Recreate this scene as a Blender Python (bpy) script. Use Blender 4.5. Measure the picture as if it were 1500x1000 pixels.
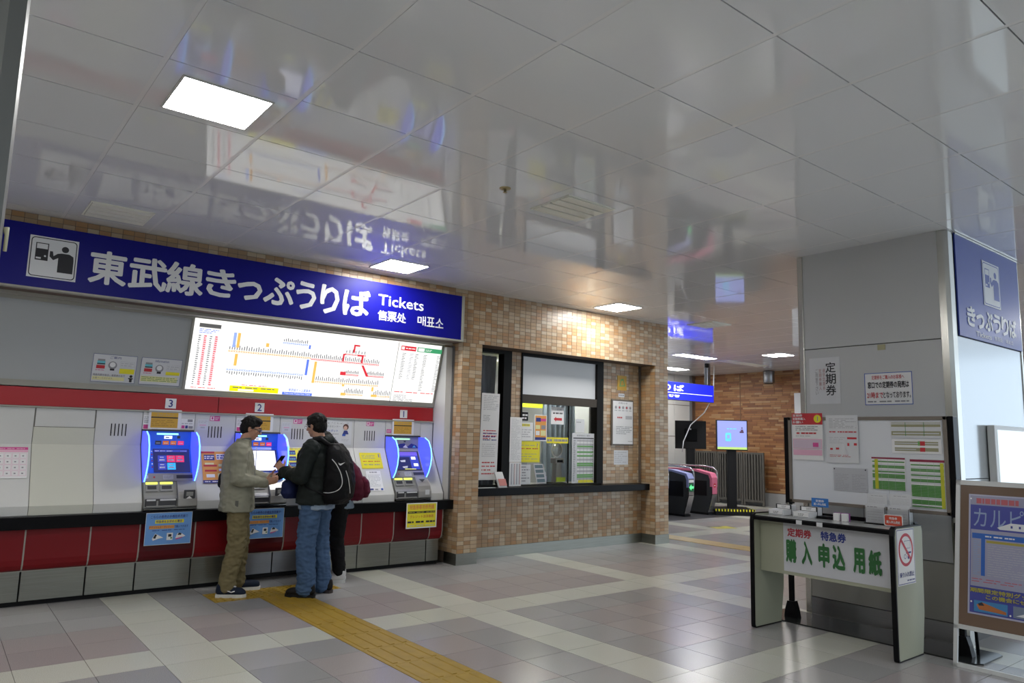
import bpy, bmesh, math, random
import numpy as np
from mathutils import Vector, Matrix, noise

for o in list(bpy.data.objects):
    bpy.data.objects.remove(o)
SC = bpy.context.scene
COL = SC.collection
random.seed(7)

# ------------------------------------------------------------------ camera
H = 1.57
CEIL = 3.46
yaw, pitch, roll = 0.6701, 0.1324, 0.0245
fwd = Vector((math.sin(yaw)*math.cos(pitch), math.cos(yaw)*math.cos(pitch), math.sin(pitch)))
rgt = Vector((math.cos(yaw), -math.sin(yaw), 0))
upv = rgt.cross(fwd)
r2 = rgt*math.cos(roll) + upv*math.sin(roll)
u2 = -rgt*math.sin(roll) + upv*math.cos(roll)
cam = bpy.data.cameras.new('camera')
cam.sensor_width = 36
cam.lens = 1065.1/1500*36
cam.clip_end = 200
camo = bpy.data.objects.new('camera', cam)
camo.matrix_world = Matrix(((r2.x, u2.x, -fwd.x, 0), (r2.y, u2.y, -fwd.y, 0), (r2.z, u2.z, -fwd.z, H), (0, 0, 0, 1)))
COL.objects.link(camo)
SC.camera = camo

# ------------------------------------------------------------------ world, exposure
SC.view_settings.view_transform = 'Standard'
SC.view_settings.look = 'None'
SC.view_settings.gamma = 1
SC.view_settings.use_curve_mapping = False
SC.view_settings.exposure = 0.45
wd = bpy.data.worlds.new('daylight'); SC.world = wd
wd.use_nodes = True
bg = wd.node_tree.nodes['Background']
bg.inputs[0].default_value = (0.72, 0.86, 1.0, 1)
bg.inputs[1].default_value = 1.5

LIGHT_STRENGTH = 41.0

# ------------------------------------------------------------------ materials
MATS = {}
def mat(name, col=(0.5, 0.5, 0.5), rough=0.5, metal=0.0, emit=None, es=1.0, noise_amt=0, nscale=20, bump=0, alpha=1.0, trans=0, spec=0.5, coat=0, stretch=None, ior=1.5):
    if name in MATS: return MATS[name]
    m = bpy.data.materials.new(name); MATS[name] = m
    m.use_nodes = True
    nt = m.node_tree; p = nt.nodes['Principled BSDF']
    p.inputs['Base Color'].default_value = (*col, 1)
    p.inputs['Roughness'].default_value = rough
    p.inputs['Metallic'].default_value = metal
    p.inputs['Specular IOR Level'].default_value = spec
    p.inputs['Alpha'].default_value = alpha
    p.inputs['Transmission Weight'].default_value = trans
    p.inputs['IOR'].default_value = ior
    if coat:
        p.inputs['Coat Weight'].default_value = coat; p.inputs['Coat Roughness'].default_value = 0.05
    if emit:
        if not name.startswith(('lamp', 'office')): es *= 0.75
        p.inputs['Emission Color'].default_value = (*emit, 1); p.inputs['Emission Strength'].default_value = es
    if noise_amt or bump:
        tc = nt.nodes.new('ShaderNodeTexCoord'); mp = nt.nodes.new('ShaderNodeMapping')
        nt.links.new(tc.outputs['Object'], mp.inputs[0])
        if stretch: mp.inputs['Scale'].default_value = stretch
        n = nt.nodes.new('ShaderNodeTexNoise'); n.inputs['Scale'].default_value = nscale; n.inputs['Detail'].default_value = 4
        nt.links.new(mp.outputs[0], n.inputs['Vector'])
        if noise_amt:
            mx = nt.nodes.new('ShaderNodeMix'); mx.data_type = 'RGBA'
            mx.inputs['A'].default_value = (*[c*(1-noise_amt) for c in col], 1)
            mx.inputs['B'].default_value = (*[min(1, c*(1+noise_amt)) for c in col], 1)
            nt.links.new(n.outputs['Fac'], mx.inputs['Factor'])
            nt.links.new(mx.outputs['Result'], p.inputs['Base Color'])
        if bump:
            b = nt.nodes.new('ShaderNodeBump'); b.inputs['Strength'].default_value = bump; b.inputs['Distance'].default_value = 0.01
            nt.links.new(n.outputs['Fac'], b.inputs['Height']); nt.links.new(b.outputs[0], p.inputs['Normal'])
    return m

def random_mat(name, cols, rough=0.5, island=False, speckle=0, spscale=300, spec=0.5, jitter=0.06):
    """colour picked per tile: per object for single tiles, per mesh island for joined ones"""
    m = bpy.data.materials.new(name); MATS[name] = m
    m.use_nodes = True; nt = m.node_tree; p = nt.nodes['Principled BSDF']
    p.inputs['Roughness'].default_value = rough; p.inputs['Specular IOR Level'].default_value = spec
    if island:
        g = nt.nodes.new('ShaderNodeNewGeometry'); src = g.outputs['Random Per Island']
    else:
        g = nt.nodes.new('ShaderNodeObjectInfo'); src = g.outputs['Random']
    r = nt.nodes.new('ShaderNodeValToRGB'); r.color_ramp.interpolation = 'CONSTANT'
    e = r.color_ramp.elements
    while len(e) < len(cols): e.new(0.5)
    for i, c in enumerate(cols):
        e[i].position = i/len(cols); e[i].color = (*c, 1)
    nt.links.new(src, r.inputs[0])
    out = r.outputs[0]
    if speckle:
        tc = nt.nodes.new('ShaderNodeTexCoord'); 
        n = nt.nodes.new('ShaderNodeTexNoise'); n.inputs['Scale'].default_value = spscale; n.inputs['Detail'].default_value = 2
        ge = nt.nodes.new('ShaderNodeNewGeometry'); nt.links.new(ge.outputs['Position'], n.inputs['Vector'])
        mr = nt.nodes.new('ShaderNodeMapRange'); mr.inputs[1].default_value = 0.3; mr.inputs[2].default_value = 0.7
        mr.inputs[3].default_value = 1-speckle; mr.inputs[4].default_value = 1+speckle
        nt.links.new(n.outputs['Fac'], mr.inputs[0])
        vm = nt.nodes.new('ShaderNodeVectorMath'); vm.operation = 'SCALE'
        nt.links.new(out, vm.inputs[0]); nt.links.new(mr.outputs[0], vm.inputs['Scale']); out = vm.outputs[0]
    nt.links.new(out, p.inputs['Base Color'])
    return m

def brushed(name, col, rough=0.3, metal=1.0, amt=0.12, stretch=(1, 1, 60)):
    return mat(name, col, rough, metal, noise_amt=amt, nscale=3, stretch=stretch)

WHITE = mat('white_panel', (0.62, 0.62, 0.60), 0.35)
CREAMP = mat('cream_panel', (0.60, 0.60, 0.52), 0.35)
FRAMEG = mat('greige_frame', (0.36, 0.35, 0.30), 0.45)
BLACK = mat('black_gloss', (0.005, 0.005, 0.006), 0.3, spec=0.12)
BLACKM = mat('black_matte', (0.010, 0.010, 0.011), 0.6, spec=0.2)
STEEL = brushed('brushed_steel', (0.29, 0.29, 0.255), 0.34, amt=0.25)
STEELD = brushed('dark_steel', (0.30, 0.30, 0.31), 0.35)
CHROME = mat('polished_trim', (0.55, 0.54, 0.50), 0.22, 1.0)
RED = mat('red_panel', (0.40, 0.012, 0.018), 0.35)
REDL = mat('red_ledge_shade', (0.20, 0.006, 0.010), 0.35, spec=0.3)  # shade under the ledge put into the lower panels' red
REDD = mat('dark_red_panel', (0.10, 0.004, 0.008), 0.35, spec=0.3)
PAPER = mat('paper', (0.80, 0.80, 0.80), 0.6)
PAPERG = mat('grey_paper', (0.66, 0.67, 0.69), 0.5)
INK = mat('ink_black', (0.02, 0.02, 0.025), 0.6)
INKG = mat('ink_grey', (0.28, 0.28, 0.30), 0.6)
INKL = mat('ink_pale_grey', (0.50, 0.50, 0.52), 0.6)
INKR = mat('ink_red', (0.55, 0.03, 0.04), 0.6)
INKP = mat('ink_pink', (0.62, 0.07, 0.28), 0.6)
PINKL = mat('pale_pink', (0.75, 0.42, 0.55), 0.6)
INKB = mat('ink_blue', (0.03, 0.10, 0.45), 0.6)
INKN = mat('ink_navy', (0.03, 0.04, 0.22), 0.6)
INKGR = mat('ink_green', (0.04, 0.22, 0.06), 0.6)
LGREEN = mat('light_green', (0.16, 0.42, 0.12), 0.6)
YEL = mat('yellow_print', (0.80, 0.72, 0.02), 0.5)
YELL = mat('pale_yellow', (0.75, 0.72, 0.35), 0.5)
ORA = mat('orange_print', (0.75, 0.33, 0.06), 0.5)
AMBER = mat('amber_notice', (0.62, 0.36, 0.04), 0.5)
SKYB = mat('sky_blue_paper', (0.14, 0.33, 0.70), 0.5)
CYAN = mat('cyan_print', (0.15, 0.55, 0.65), 0.5)
SIGNB = mat('sign_blue', (0.003, 0.003, 0.19), 0.4, spec=0.2)
SIGNW = mat('sign_white', (0.72, 0.73, 0.75), 0.4)
SKIN = mat('skin', (0.50, 0.27, 0.18), 0.55, noise_amt=0.08, nscale=30)
LAMP = mat('lamp_diffuser', (0.9, 0.9, 0.9), 0.5, emit=(1.0, 0.985, 0.96), es=LIGHT_STRENGTH)
LAMPOFF = mat('unlit_louver', (0.85, 0.85, 0.76), 0.5)
GLASS = mat('window_glass', (1, 1, 1), 0.0, trans=1.0, ior=1.05)
ACRYL = mat('clear_acrylic', (1.0, 1.0, 1.0), 0.01, trans=1.0, ior=1.12)

# ------------------------------------------------------------------ mesh helpers
class B:
    """collects shapes in world coordinates, several materials, one mesh"""
    def __init__(s):
        s.v = []; s.f = []; s.mi = []; s.mats = []; s.smooth = []
    def m(s, m):
        if m not in s.mats: s.mats.append(m)
        return s.mats.index(m)
    def add(s, vs, fs, m, smooth=False):
        n = len(s.v); k = s.m(m)
        s.v += [tuple(v) for v in vs]
        for f in fs:
            s.f.append(tuple(i+n for i in f)); s.mi.append(k); s.smooth.append(smooth)
        return s
    def box(s, x0, x1, y0, y1, z0, z1, m, M=None):
        vs = [Vector((x, y, z)) for x in (x0, x1) for y in (y0, y1) for z in (z0, z1)]
        if M: vs = [M @ v for v in vs]
        return s.add(vs, [(0, 1, 3, 2), (4, 6, 7, 5), (0, 4, 5, 1), (2, 3, 7, 6), (0, 2, 6, 4), (1, 5, 7, 3)], m)
    def bbox(s, x0, x1, y0, y1, z0, z1, m, b=0.004, M=None):
        """box with chamfered edges"""
        bm = bmesh.new(); bmesh.ops.create_cube(bm, size=1)
        for v in bm.verts:
            v.co = Vector(((x0+x1)/2+v.co.x*(x1-x0), (y0+y1)/2+v.co.y*(y1-y0), (z0+z1)/2+v.co.z*(z1-z0)))
        bmesh.ops.bevel(bm, geom=list(bm.edges), offset=b, segments=2, profile=0.5, affect='EDGES')
        vs = [M @ v.co if M else v.co.copy() for v in bm.verts]
        fs = [[v.index for v in f.verts] for f in bm.faces]; bm.free()
        return s.add(vs, fs, m)
    def prism(s, pts, vec, m, smooth=False):
        """pts: 3D polygon, extruded by vec"""
        n = len(pts); vec = Vector(vec); pts = [Vector(p) for p in pts]
        vs = pts + [p+vec for p in pts]
        fs = [tuple(range(n))[::-1], tuple(range(n, 2*n))] + [(i, (i+1) % n, (i+1) % n+n, i+n) for i in range(n)]
        return s.add(vs, fs, m, smooth)
    def tube(s, pts, r, m, n=8, caps=True):
        pts = [Vector(p) for p in pts]; vs = []; fs = []
        rr = r if isinstance(r, (list, tuple)) else [r]*len(pts)
        prev = None
        for i, p in enumerate(pts):
            d = (pts[min(i+1, len(pts)-1)]-pts[max(i-1, 0)]).normalized()
            a = prev if prev is not None and abs(prev.dot(d)) < 0.9 else (Vector((0, 0, 1)) if abs(d.z) < 0.9 else Vector((1, 0, 0)))
            e1 = (a-d*a.dot(d)).normalized(); e2 = d.cross(e1); prev = e1
            for k in range(n):
                t = 2*math.pi*k/n
                vs.append(p+e1*rr[i]*math.cos(t)+e2*rr[i]*math.sin(t))
        for i in range(len(pts)-1):
            for k in range(n):
                fs.append((i*n+k, i*n+(k+1) % n, (i+1)*n+(k+1) % n, (i+1)*n+k))
        if caps: fs += [tuple(range(n))[::-1], tuple(range((len(pts)-1)*n, len(pts)*n))]
        return s.add(vs, fs, m, True)
    def lathe(s, prof, c, m, n=16, axis='Z'):
        vs = []; fs = []
        for (r, z) in prof:
            for k in range(n):
                t = 2*math.pi*k/n
                q = (r*math.cos(t), r*math.sin(t), z)
                if axis == 'Y': q = (q[0], q[2], q[1])
                if axis == 'X': q = (q[2], q[0], q[1])
                vs.append((c[0]+q[0], c[1]+q[1], c[2]+q[2]))
        for i in range(len(prof)-1):
            for k in range(n):
                fs.append((i*n+k, i*n+(k+1) % n, (i+1)*n+(k+1) % n, (i+1)*n+k))
        fs += [tuple(range(n))[::-1], tuple(range((len(prof)-1)*n, len(prof)*n))]
        return s.add(vs, fs, m, True)
    def build(s, name, parent=None, kind=None):
        me = bpy.data.meshes.new(name)
        off = wloc(parent) if parent else Vector((0, 0, 0))
        me.from_pydata([(v[0]-off.x, v[1]-off.y, v[2]-off.z) for v in s.v], [], s.f)
        for m_ in s.mats: me.materials.append(m_)
        me.polygons.foreach_set('material_index', s.mi)
        me.polygons.foreach_set('use_smooth', s.smooth)
        me.update()
        o = bpy.data.objects.new(name, me); COL.objects.link(o)
        if parent: o.parent = parent
        if kind: o['kind'] = kind
        return o

def wloc(o):
    v = Vector((0, 0, 0))
    while o: v += o.location; o = o.parent
    return v
def thing(name, label, cat, loc, group=None):
    o = bpy.data.objects.new(name, None); COL.objects.link(o); o.location = loc
    o.empty_display_size = 0.1
    return tag(o, label, cat, group)
def tag(o, label, cat, group=None):
    o['label'] = label; o['category'] = cat
    if group: o['group'] = group
    return o
def copy_tree(o, parent=None):
    c = o.copy(); COL.objects.link(c); c.parent = parent
    for ch in [x for x in bpy.data.objects if x.parent == o and x != c]:
        copy_tree(ch, c)
    return c

# text -> flat mesh (cached)
_TX = {}
def text_mesh(s, bold=0.0):
    key = (s, bold)
    if key in _TX: return _TX[key]
    cu = bpy.data.curves.new('t', 'FONT'); cu.body = s; cu.size = 1; cu.resolution_u = 2
    cu.align_x = 'LEFT'
    o = bpy.data.objects.new('t', cu); COL.objects.link(o)
    dg = bpy.context.evaluated_depsgraph_get()
    me = bpy.data.meshes.new_from_object(o.evaluated_get(dg))
    vs = [v.co.copy() for v in me.vertices]; fs = [tuple(p.vertices) for p in me.polygons]
    bpy.data.objects.remove(o); bpy.data.curves.remove(cu); bpy.data.meshes.remove(me)
    if vs:
        x0 = min(v.x for v in vs); x1 = max(v.x for v in vs); y0 = min(v.y for v in vs); y1 = max(v.y for v in vs)
    else: x0 = x1 = y0 = y1 = 0
    if bold and vs:
        n = len(vs); v0 = list(vs); f0 = list(fs)
        for k in range(6):
            a = k*math.pi/3+0.3; dd = Vector((math.cos(a)*bold, math.sin(a)*bold, 0.0001*(k+1))); m_ = len(vs)
            vs = vs+[v+dd for v in v0]; fs = fs+[tuple(i+m_ for i in f) for f in f0]
    _TX[key] = (vs, fs, x0, x1, y0, y1)
    return _TX[key]

class Sheet:
    """a flat printed sheet: origin = top-left corner, u right, v down, n towards viewer"""
    def __init__(s, o, u, v, w, h, base, thick=0.002, border=None, bw=0.0):
        s.o = Vector(o); s.u = Vector(u).normalized(); s.v = Vector(v).normalized(); s.n = s.v.cross(s.u).normalized()*1
        s.w = w; s.h = h; s.b = B(); s.k = 0; s.t = thick
        P = s.o
        s.b.prism([P, P+s.u*w, P+s.u*w+s.v*h, P+s.v*h], s.n*thick, base)
        if border: s.frame(0, 0, 1, 1, bw, border)
    def P(s, x, y, k=None):
        k = s.k if k is None else k
        return s.o+s.u*(x*s.w)+s.v*(y*s.h)+s.n*(s.t+0.0003+0.0002*k)
    def r(s, x0, y0, x1, y1, m):
        s.k += 1
        q = [s.P(x0, y0), s.P(x1, y0), s.P(x1, y1), s.P(x0, y1)]
        s.b.add(q, [(0, 3, 2, 1)], m); return s
    def poly(s, pts, m):
        s.k += 1
        q = [s.P(*p) for p in pts]
        a = sum((pts[i][0]*pts[(i+1) % len(pts)][1]-pts[(i+1) % len(pts)][0]*pts[i][1]) for i in range(len(pts)))
        f = tuple(range(len(q)))
        s.b.add(q, [f[::-1] if a > 0 else f], m); return s
    def disc(s, cx, cy, r, m, n=20, asp=True):
        ry = r*s.w/s.h if asp else r
        return s.poly([(cx+r*math.cos(2*math.pi*i/n), cy+ry*math.sin(2*math.pi*i/n)) for i in range(n)], m)
    def frame(s, x0, y0, x1, y1, bw, m):
        bx = bw/s.w; by = bw/s.h
        s.r(x0, y0, x1, y0+by, m); s.k -= 1; s.r(x0, y1-by, x1, y1, m); s.k -= 1
        s.r(x0, y0+by, x0+bx, y1-by, m); s.k -= 1; s.r(x1-bx, y0+by, x1, y1-by, m); return s
    def lines(s, x0, y0, x1, y1, n, m, fill=0.45, seed=1, brk=0.25):
        """rows of unreadably small print"""
        rnd = random.Random(seed); s.k += 1; hh = (y1-y0)/n
        vs = []; fs = []
        for i in range(n):
            y = y0+hh*(i+0.5-fill/2); x = x0; end = x1-(x1-x0)*rnd.choice((0, 0, 0.1, 0.35))
            while x < end-1e-4:
                L = (x1-x0)*rnd.uniform(0.05, 0.2); xe = min(end, x+L)
                k = len(vs); vs += [s.P(x, y), s.P(xe, y), s.P(xe, y+hh*fill), s.P(x, y+hh*fill)]; fs.append((k, k+3, k+2, k+1))
                x = xe+(x1-x0)*0.02*(1+3*(rnd.random() < brk))
        s.b.add(vs, fs, m); return s
    def text(s, t, x, y, h, m, bold=0.0, align='L', w=None, vertical=False, full=None):
        """h: glyph box height as a fraction of the sheet height, y: its top; w: optional width fraction to fit"""
        s.k += 1
        if vertical:
            for i, c in enumerate(t):
                s._t(c, x, y+i*h*1.12, h, m, bold, 'C', w); 
            return s
        return s._t(t, x, y, h, m, bold, align, w)
    def _t(s, t, x, y, h, m, bold, align, w):
        vs, fs, x0, x1, y0, y1 = text_mesh(t, bold)
        if not vs: return s
        sy = h*s.h/max(1e-6, (y1-y0)); sx = sy
        if w: sx = w*s.w/(x1-x0)
        W = (x1-x0)*sx
        ox = x*s.w-(W/2 if align == 'C' else W if align == 'R' else 0)
        q = [s.o+s.u*(ox+(p.x-x0)*sx)+s.v*(y*s.h+(y1-p.y)*sy)+s.n*(s.t+0.0003+0.0002*s.k+p.z) for p in vs]
        s.k += 3 if bold else 0
        s.b.add(q, fs, m); return s
    def build(s, name, parent=None): return s.b.build(name, parent)

def notice(name, label, cat, sheet, group=None):
    return tag(sheet.build(name), label, cat, group)

def grid_pieces(name, parent, cells, boxes, m_single, m_joined, limit=300, axis=2, only_near=True):
    """cells: list of (centre, size) boxes. nearest `limit` become single parts (shared meshes), the rest one joined part"""
    cp = Vector((0, 0, H))
    def key_(c):
        d = Vector(c[0])-cp; w = d.dot(fwd)
        if w <= 0.3: return 1000+d.length
        x = 750+1065.1*d.dot(r2)/w; y = 500-1065.1*d.dot(u2)/w
        return d.length+(0 if -30 < x < 1530 and -30 < y < 1030 else 1000)
    cells = sorted(cells, key=key_)
    cache = {}; off = wloc(parent)
    for i, (c, sz, ms, mj) in enumerate(cells[:limit]):
        key = (round(sz[0], 3), round(sz[1], 3), round(sz[2], 3), ms.name)
        if key not in cache:
            b = B(); b.bbox(-sz[0]/2, sz[0]/2, -sz[1]/2, sz[1]/2, -sz[2]/2, sz[2]/2, ms, 0.0012) if boxes == 'bev' else b.box(-sz[0]/2, sz[0]/2, -sz[1]/2, sz[1]/2, -sz[2]/2, sz[2]/2, ms)
            me = bpy.data.meshes.new(name); me.from_pydata(b.v, [], b.f); me.materials.append(ms); me.update(); cache[key] = me
        o = bpy.data.objects.new(name, cache[key]); COL.objects.link(o); o.parent = parent; o.location = Vector(c)-off
    rest = cells[limit:]
    if rest:
        b = B()
        for c, sz, ms, mj in rest:
            b.box(c[0]-sz[0]/2, c[0]+sz[0]/2, c[1]-sz[1]/2, c[1]+sz[1]/2, c[2]-sz[2]/2, c[2]+sz[2]/2, mj)
        o = b.build(name, parent, 'stuff')
# ================================================================== STRUCTURE
FX, FA, FY, FB = 0.9929, 0.4134, 5.4486, 0.4205
def fcol(c): return FX+FA*c+(0.0175 if c > 4 else 0)
JOINT = mat('floor_joint', (0.10, 0.095, 0.09), 0.6)
F_CREAM = [(0.50, 0.50, 0.43), (0.53, 0.53, 0.46), (0.515, 0.515, 0.45)]
F_GREY = [(0.325, 0.315, 0.31), (0.35, 0.34, 0.335), (0.305, 0.297, 0.293), (0.335, 0.322, 0.315)]
F_MAUVE = [(0.335, 0.30, 0.295), (0.32, 0.285, 0.283), (0.345, 0.31, 0.302)]
fm = {}
for n_, c_ in (('cream', F_CREAM), ('grey', F_GREY), ('mauve', F_MAUVE)):
    fm[n_] = (random_mat('floor_'+n_, c_, 0.24, False, 0.22, 220), random_mat('floor_'+n_+'_far', c_, 0.24, True, 0.22, 220))
floor = B().box(-5, 17.2, -7, 13.3, -0.12, -0.006, JOINT).build('floor', None, 'structure')
cells = []
rr = random.Random(3)
for c in range(-14, 39):
    x0 = fcol(c); x1 = fcol(c+1)
    for r in range(-20, 19):
        y0 = FY+FB*r; y1 = y0+FB; xc = (x0+x1)/2; yc = (y0+y1)/2
        if xc < 5.25 and yc > 8.15: continue
        if 5.2 < xc < 9.3 and yc > 7.95: continue
        if xc > 16.95 or yc > 13.1: continue
        if c == 4 and r <= 4: continue                       # tactile paving strip
        if r == 4 and 3 <= c <= 5: continue
        if c == 21 and r >= -4: continue
        cb, rb = c % 6, r % 6
        if cb == 1 or rb == 0: k = 'cream'
        else:
            blk = (c//6+r//6)
            k = 'mauve' if (rb in (1, 2) and r >= 0) or (r < 0 and rb in (2, 3, 4) and cb in (3, 4, 5)) else 'grey'
        cells.append(((xc, yc, -0.004), (x1-x0-0.004, y1-y0-0.004, 0.008), *fm[k]))
grid_pieces('tile', floor, cells, 'box', None, None, 300)

# ---- yellow tactile paving
TY = mat('tactile_yellow', (0.34, 0.215, 0.018), 0.45, noise_amt=0.25, nscale=9)
TYD = mat('tactile_edge', (0.20, 0.12, 0.015), 0.6)
tp = thing('tactile_paving', 'yellow tactile paving strip running to the ticket machines', 'tactile paving', (2.85, 5.0, 0))
def tact_bar(x0, x1, y0, y1):
    b = B(); b.box(x0, x1, y0, y1, -0.004, 0.0015, TY)
    nb = 4
    for i in range(nb):
        xc = x0+(x1-x0)*(i+0.5)/nb
        b.prism([(xc-0.022, y0+0.02, 0.0015), (xc+0.022, y0+0.02, 0.0015), (xc+0.016, y0+0.02, 0.006), (xc-0.016, y0+0.02, 0.006)], (0, y1-y0-0.04, 0), TY)
    b.build('bar_tile', tp)
def tact_dot(x0, x1, y0, y1):
    b = B(); b.box(x0, x1, y0, y1, -0.004, 0.0015, TY)
    for i in range(6):
        for j in range(6):
            b.lathe([(0.017, 0.0015), (0.012, 0.006)], (x0+(x1-x0)*(i+.5)/6, y0+(y1-y0)*(j+.5)/6, 0), TY, 8)
    b.build('dot_tile', tp)
for r in range(-12, 4): tact_bar(fcol(4)+0.003, fcol(5)-0.003, FY+FB*r+0.0015, FY+FB*(r+1)-0.0015)
for c in (3, 4, 5): tact_dot(fcol(c)+0.003, fcol(c+1)-0.003, FY+FB*4+0.002, FY+FB*5-0.002)
tp2 = thing('tactile_paving', 'far yellow tactile paving strip in front of the ticket gates', 'tactile paving', (9.9, 7.0, 0))
b = B()
for r in range(-4, 19): b.box(fcol(21)+0.002, fcol(22)-0.002, FY+FB*r+0.002, FY+FB*(r+1)-0.002, -0.004, 0.004, TY)
b.build('bar_tiles', tp2)['kind'] = 'stuff'

# ---- ceiling
CA, CX0, CY0 = 0.711, 0.750, 3.873
CEILM = mat('ceiling_panel', (0.82, 0.84, 0.87), 0.055, spec=0.62)
CEILB = mat('ceiling_rail', (0.84, 0.845, 0.86), 0.25)
CGAP = mat('ceiling_gap', (0.05, 0.05, 0.05), 0.8)
ceil = B().box(-5, 17.2, -4.2, 13.3, CEIL+0.02, CEIL+0.3, CGAP).build('ceiling', None, 'structure')  # stops short behind the viewer, unseen gap left to let daylight in
LX = {}
cells = []
for c in range(-8, 24):
    for r in range(-11, 14):
        x0 = CX0+CA*c; y0 = CY0+CA*r
        if y0 > 13.1 or x0 > 17: continue
        if x0 < 9 and y0 > 7.7: continue
        y1 = min(y0+CA, 13.2); 
        if x0+CA < 9.2: y1 = min(y1, 7.64)
        cells.append(((x0+0.013+CA/2, (y0+y1)/2, CEIL+0.006), (CA-0.028, y1-y0-0.007, 0.012), CEILM, CEILM))
grid_pieces('panel', ceil, cells, 'box', None, None, 300)
b = B()
for c in range(-8, 24):
    x0 = CX0+CA*c; b.box(x0-0.0005, x0+0.0262, -4, 7.64 if x0 < 9.2 else 13.2, CEIL+0.001, CEIL+0.016, CEILB)
b.build('rail', ceil)['kind'] = 'stuff'

def light(x, y, on, label, sx=0.475, sy=0.475, group='square recessed ceiling lights'):
    t = thing('ceiling_light', label, 'ceiling light', (x, y, CEIL), group)
    f = B()
    for (a0, a1, b0, b1) in ((x-sx/2-.012, x+sx/2+.012, y-sy/2-.012, y-sy/2), (x-sx/2-.012, x+sx/2+.012, y+sy/2, y+sy/2+.012), (x-sx/2-.012, x-sx/2, y-sy/2, y+sy/2), (x+sx/2, x+sx/2+.012, y-sy/2, y+sy/2)):
        f.box(a0, a1, b0, b1, CEIL-0.008, CEIL+0.002, LAMPOFF if not on else WHITE)
    f.build('frame', t)
    if on:
        B().box(x-sx/2, x+sx/2, y-sy/2, y+sy/2, CEIL-0.005, CEIL, LAMP).build('diffuser', t)
    else:
        B().box(x-sx/2, x+sx/2, y-sy/2, y+sy/2, CEIL-0.001, CEIL, mat('unlit_back', (0.33, 0.33, 0.27), 0.5)).build('reflector', t)
        for i in range(4):
            yy = y-sy/2+sy*(i+0.5)/4
            B().bbox(x-sx/2+.004, x+sx/2-.004, yy-sy*0.105, yy+sy*0.105, CEIL-0.012, CEIL-0.001, LAMPOFF, 0.003).build('louver', t)
LY0, LY4 = 4.247, 7.085
light(1.127, LY0, True, 'large bright square ceiling light nearest, at upper left')
light(1.127, LY4, False, 'unlit louvered ceiling light above left end of blue sign')
light(3.97, LY0, False, 'unlit louvered ceiling light beside the round sprinkler', 0.5, 0.44)
light(3.97, LY4, True, 'bright square ceiling light above right part of blue sign')
light(7.53, LY4, True, 'bright square ceiling light in front of the tiled ticket window wall')
light(9.65, LY4, False, 'unlit louvered ceiling light beyond the tiled pillar')
light(13.95, 8.5, True, 'bright square ceiling light over the brick wall end')
light(13.1, 10.0, True, 'long bright ceiling light above the ticket gates', 1.2, 0.3)
light(14.9, 10.0, False, 'unlit long ceiling light beside the long bright one', 1.6, 0.3)
light(14.9, 12.1, True, 'bright ceiling light partly hidden behind the tiled pillar', 0.9, 0.4)
for (x, y, w_) in ((-1.71, 7.085, 'beyond the left end of the blue sign'), (-1.71, 1.409, 'left of the near steel edged pillar'), (1.127, -1.43, 'behind the viewer on the left'), (6.6, -1.43, 'behind the viewer on the right'), (-1.71, -1.43, 'in the far left corner behind the viewer'),
                 (12.5, 1.4, 'beyond the white pillar by the open side'), (12.5, 5.6, 'hidden behind the white pillar')):
    light(x, y, True, 'bright square ceiling light '+w_)
light(3.9, -1.43, True, 'bright square ceiling light added unseen behind the viewer')  # hidden extra lamp, added to make up for dimmer fixtures
# ceiling sprinkler
t = thing('sprinkler', 'small round brass sprinkler head set in the ceiling', 'sprinkler', (3.257, 4.24, CEIL))
BR = mat('brass', (0.42, 0.36, 0.20), 0.35, 0.8)
B().lathe([(0.045, 0), (0.043, -0.006), (0.02, -0.01)], (3.257, 4.24, CEIL), BR, 20).build('escutcheon', t)
B().lathe([(0.012, -0.006), (0.010, -0.03), (0.018, -0.034), (0.004, -0.036)], (3.257, 4.24, CEIL), BR, 12).build('head', t)

# ---- mosaic tiled walls
GROUT = mat('grout', (0.14, 0.10, 0.075), 0.8)
MCOL = [(0.504, 0.369, 0.234), (0.396, 0.243, 0.126), (0.45, 0.306, 0.171), (0.522, 0.396, 0.261), (0.423, 0.279, 0.149), (0.432, 0.243, 0.108), (0.387, 0.261, 0.149), (0.531, 0.423, 0.288)]
MT = random_mat('mosaic_tile', MCOL, 0.3, False); MTJ = random_mat('mosaic_tile_joined', MCOL, 0.3, True)
PX, PZ = 0.0975, 0.0495
def mosaic_y(y, x0, x1, z0, z1, holes=(), ph=0.0):
    out = []; zi = z0
    nz = max(1, round((z1-z0)/PZ)); pz = (z1-z0)/nz
    nx = max(1, round((x1-x0)/PX)); pxx = (x1-x0)/nx
    for i in range(nx):
        for j in range(nz):
            xa = x0+pxx*i; za = z0+pz*j; xc = xa+pxx/2; zc = za+pz/2
            if any(h[0] < xc < h[1] and h[2] < zc < h[3] for h in holes): continue
            out.append(((xc, y-0.003, zc), (pxx-0.0045, 0.008, pz-0.0045), MT, MTJ))
    return out
def mosaic_x(x, y0, y1, z0, z1, s):
    out = []
    nz = max(1, round((z1-z0)/PZ)); pz = (z1-z0)/nz
    ny = max(1, round((y1-y0)/PX)); py = (y1-y0)/ny
    for i in range(ny):
        for j in range(nz):
            out.append(((x+s*0.003, y0+py*(i+.5), z0+pz*(j+.5)), (0.008, py-0.0045, pz-0.0045), MT, MTJ))
    return out
def base(n, x0, x1, y0, y1, h=0.14): return B().box(x0, x1, y0, y1, 0, h, STEEL).build(n, None, 'structure')
SZ = 2.775
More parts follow.
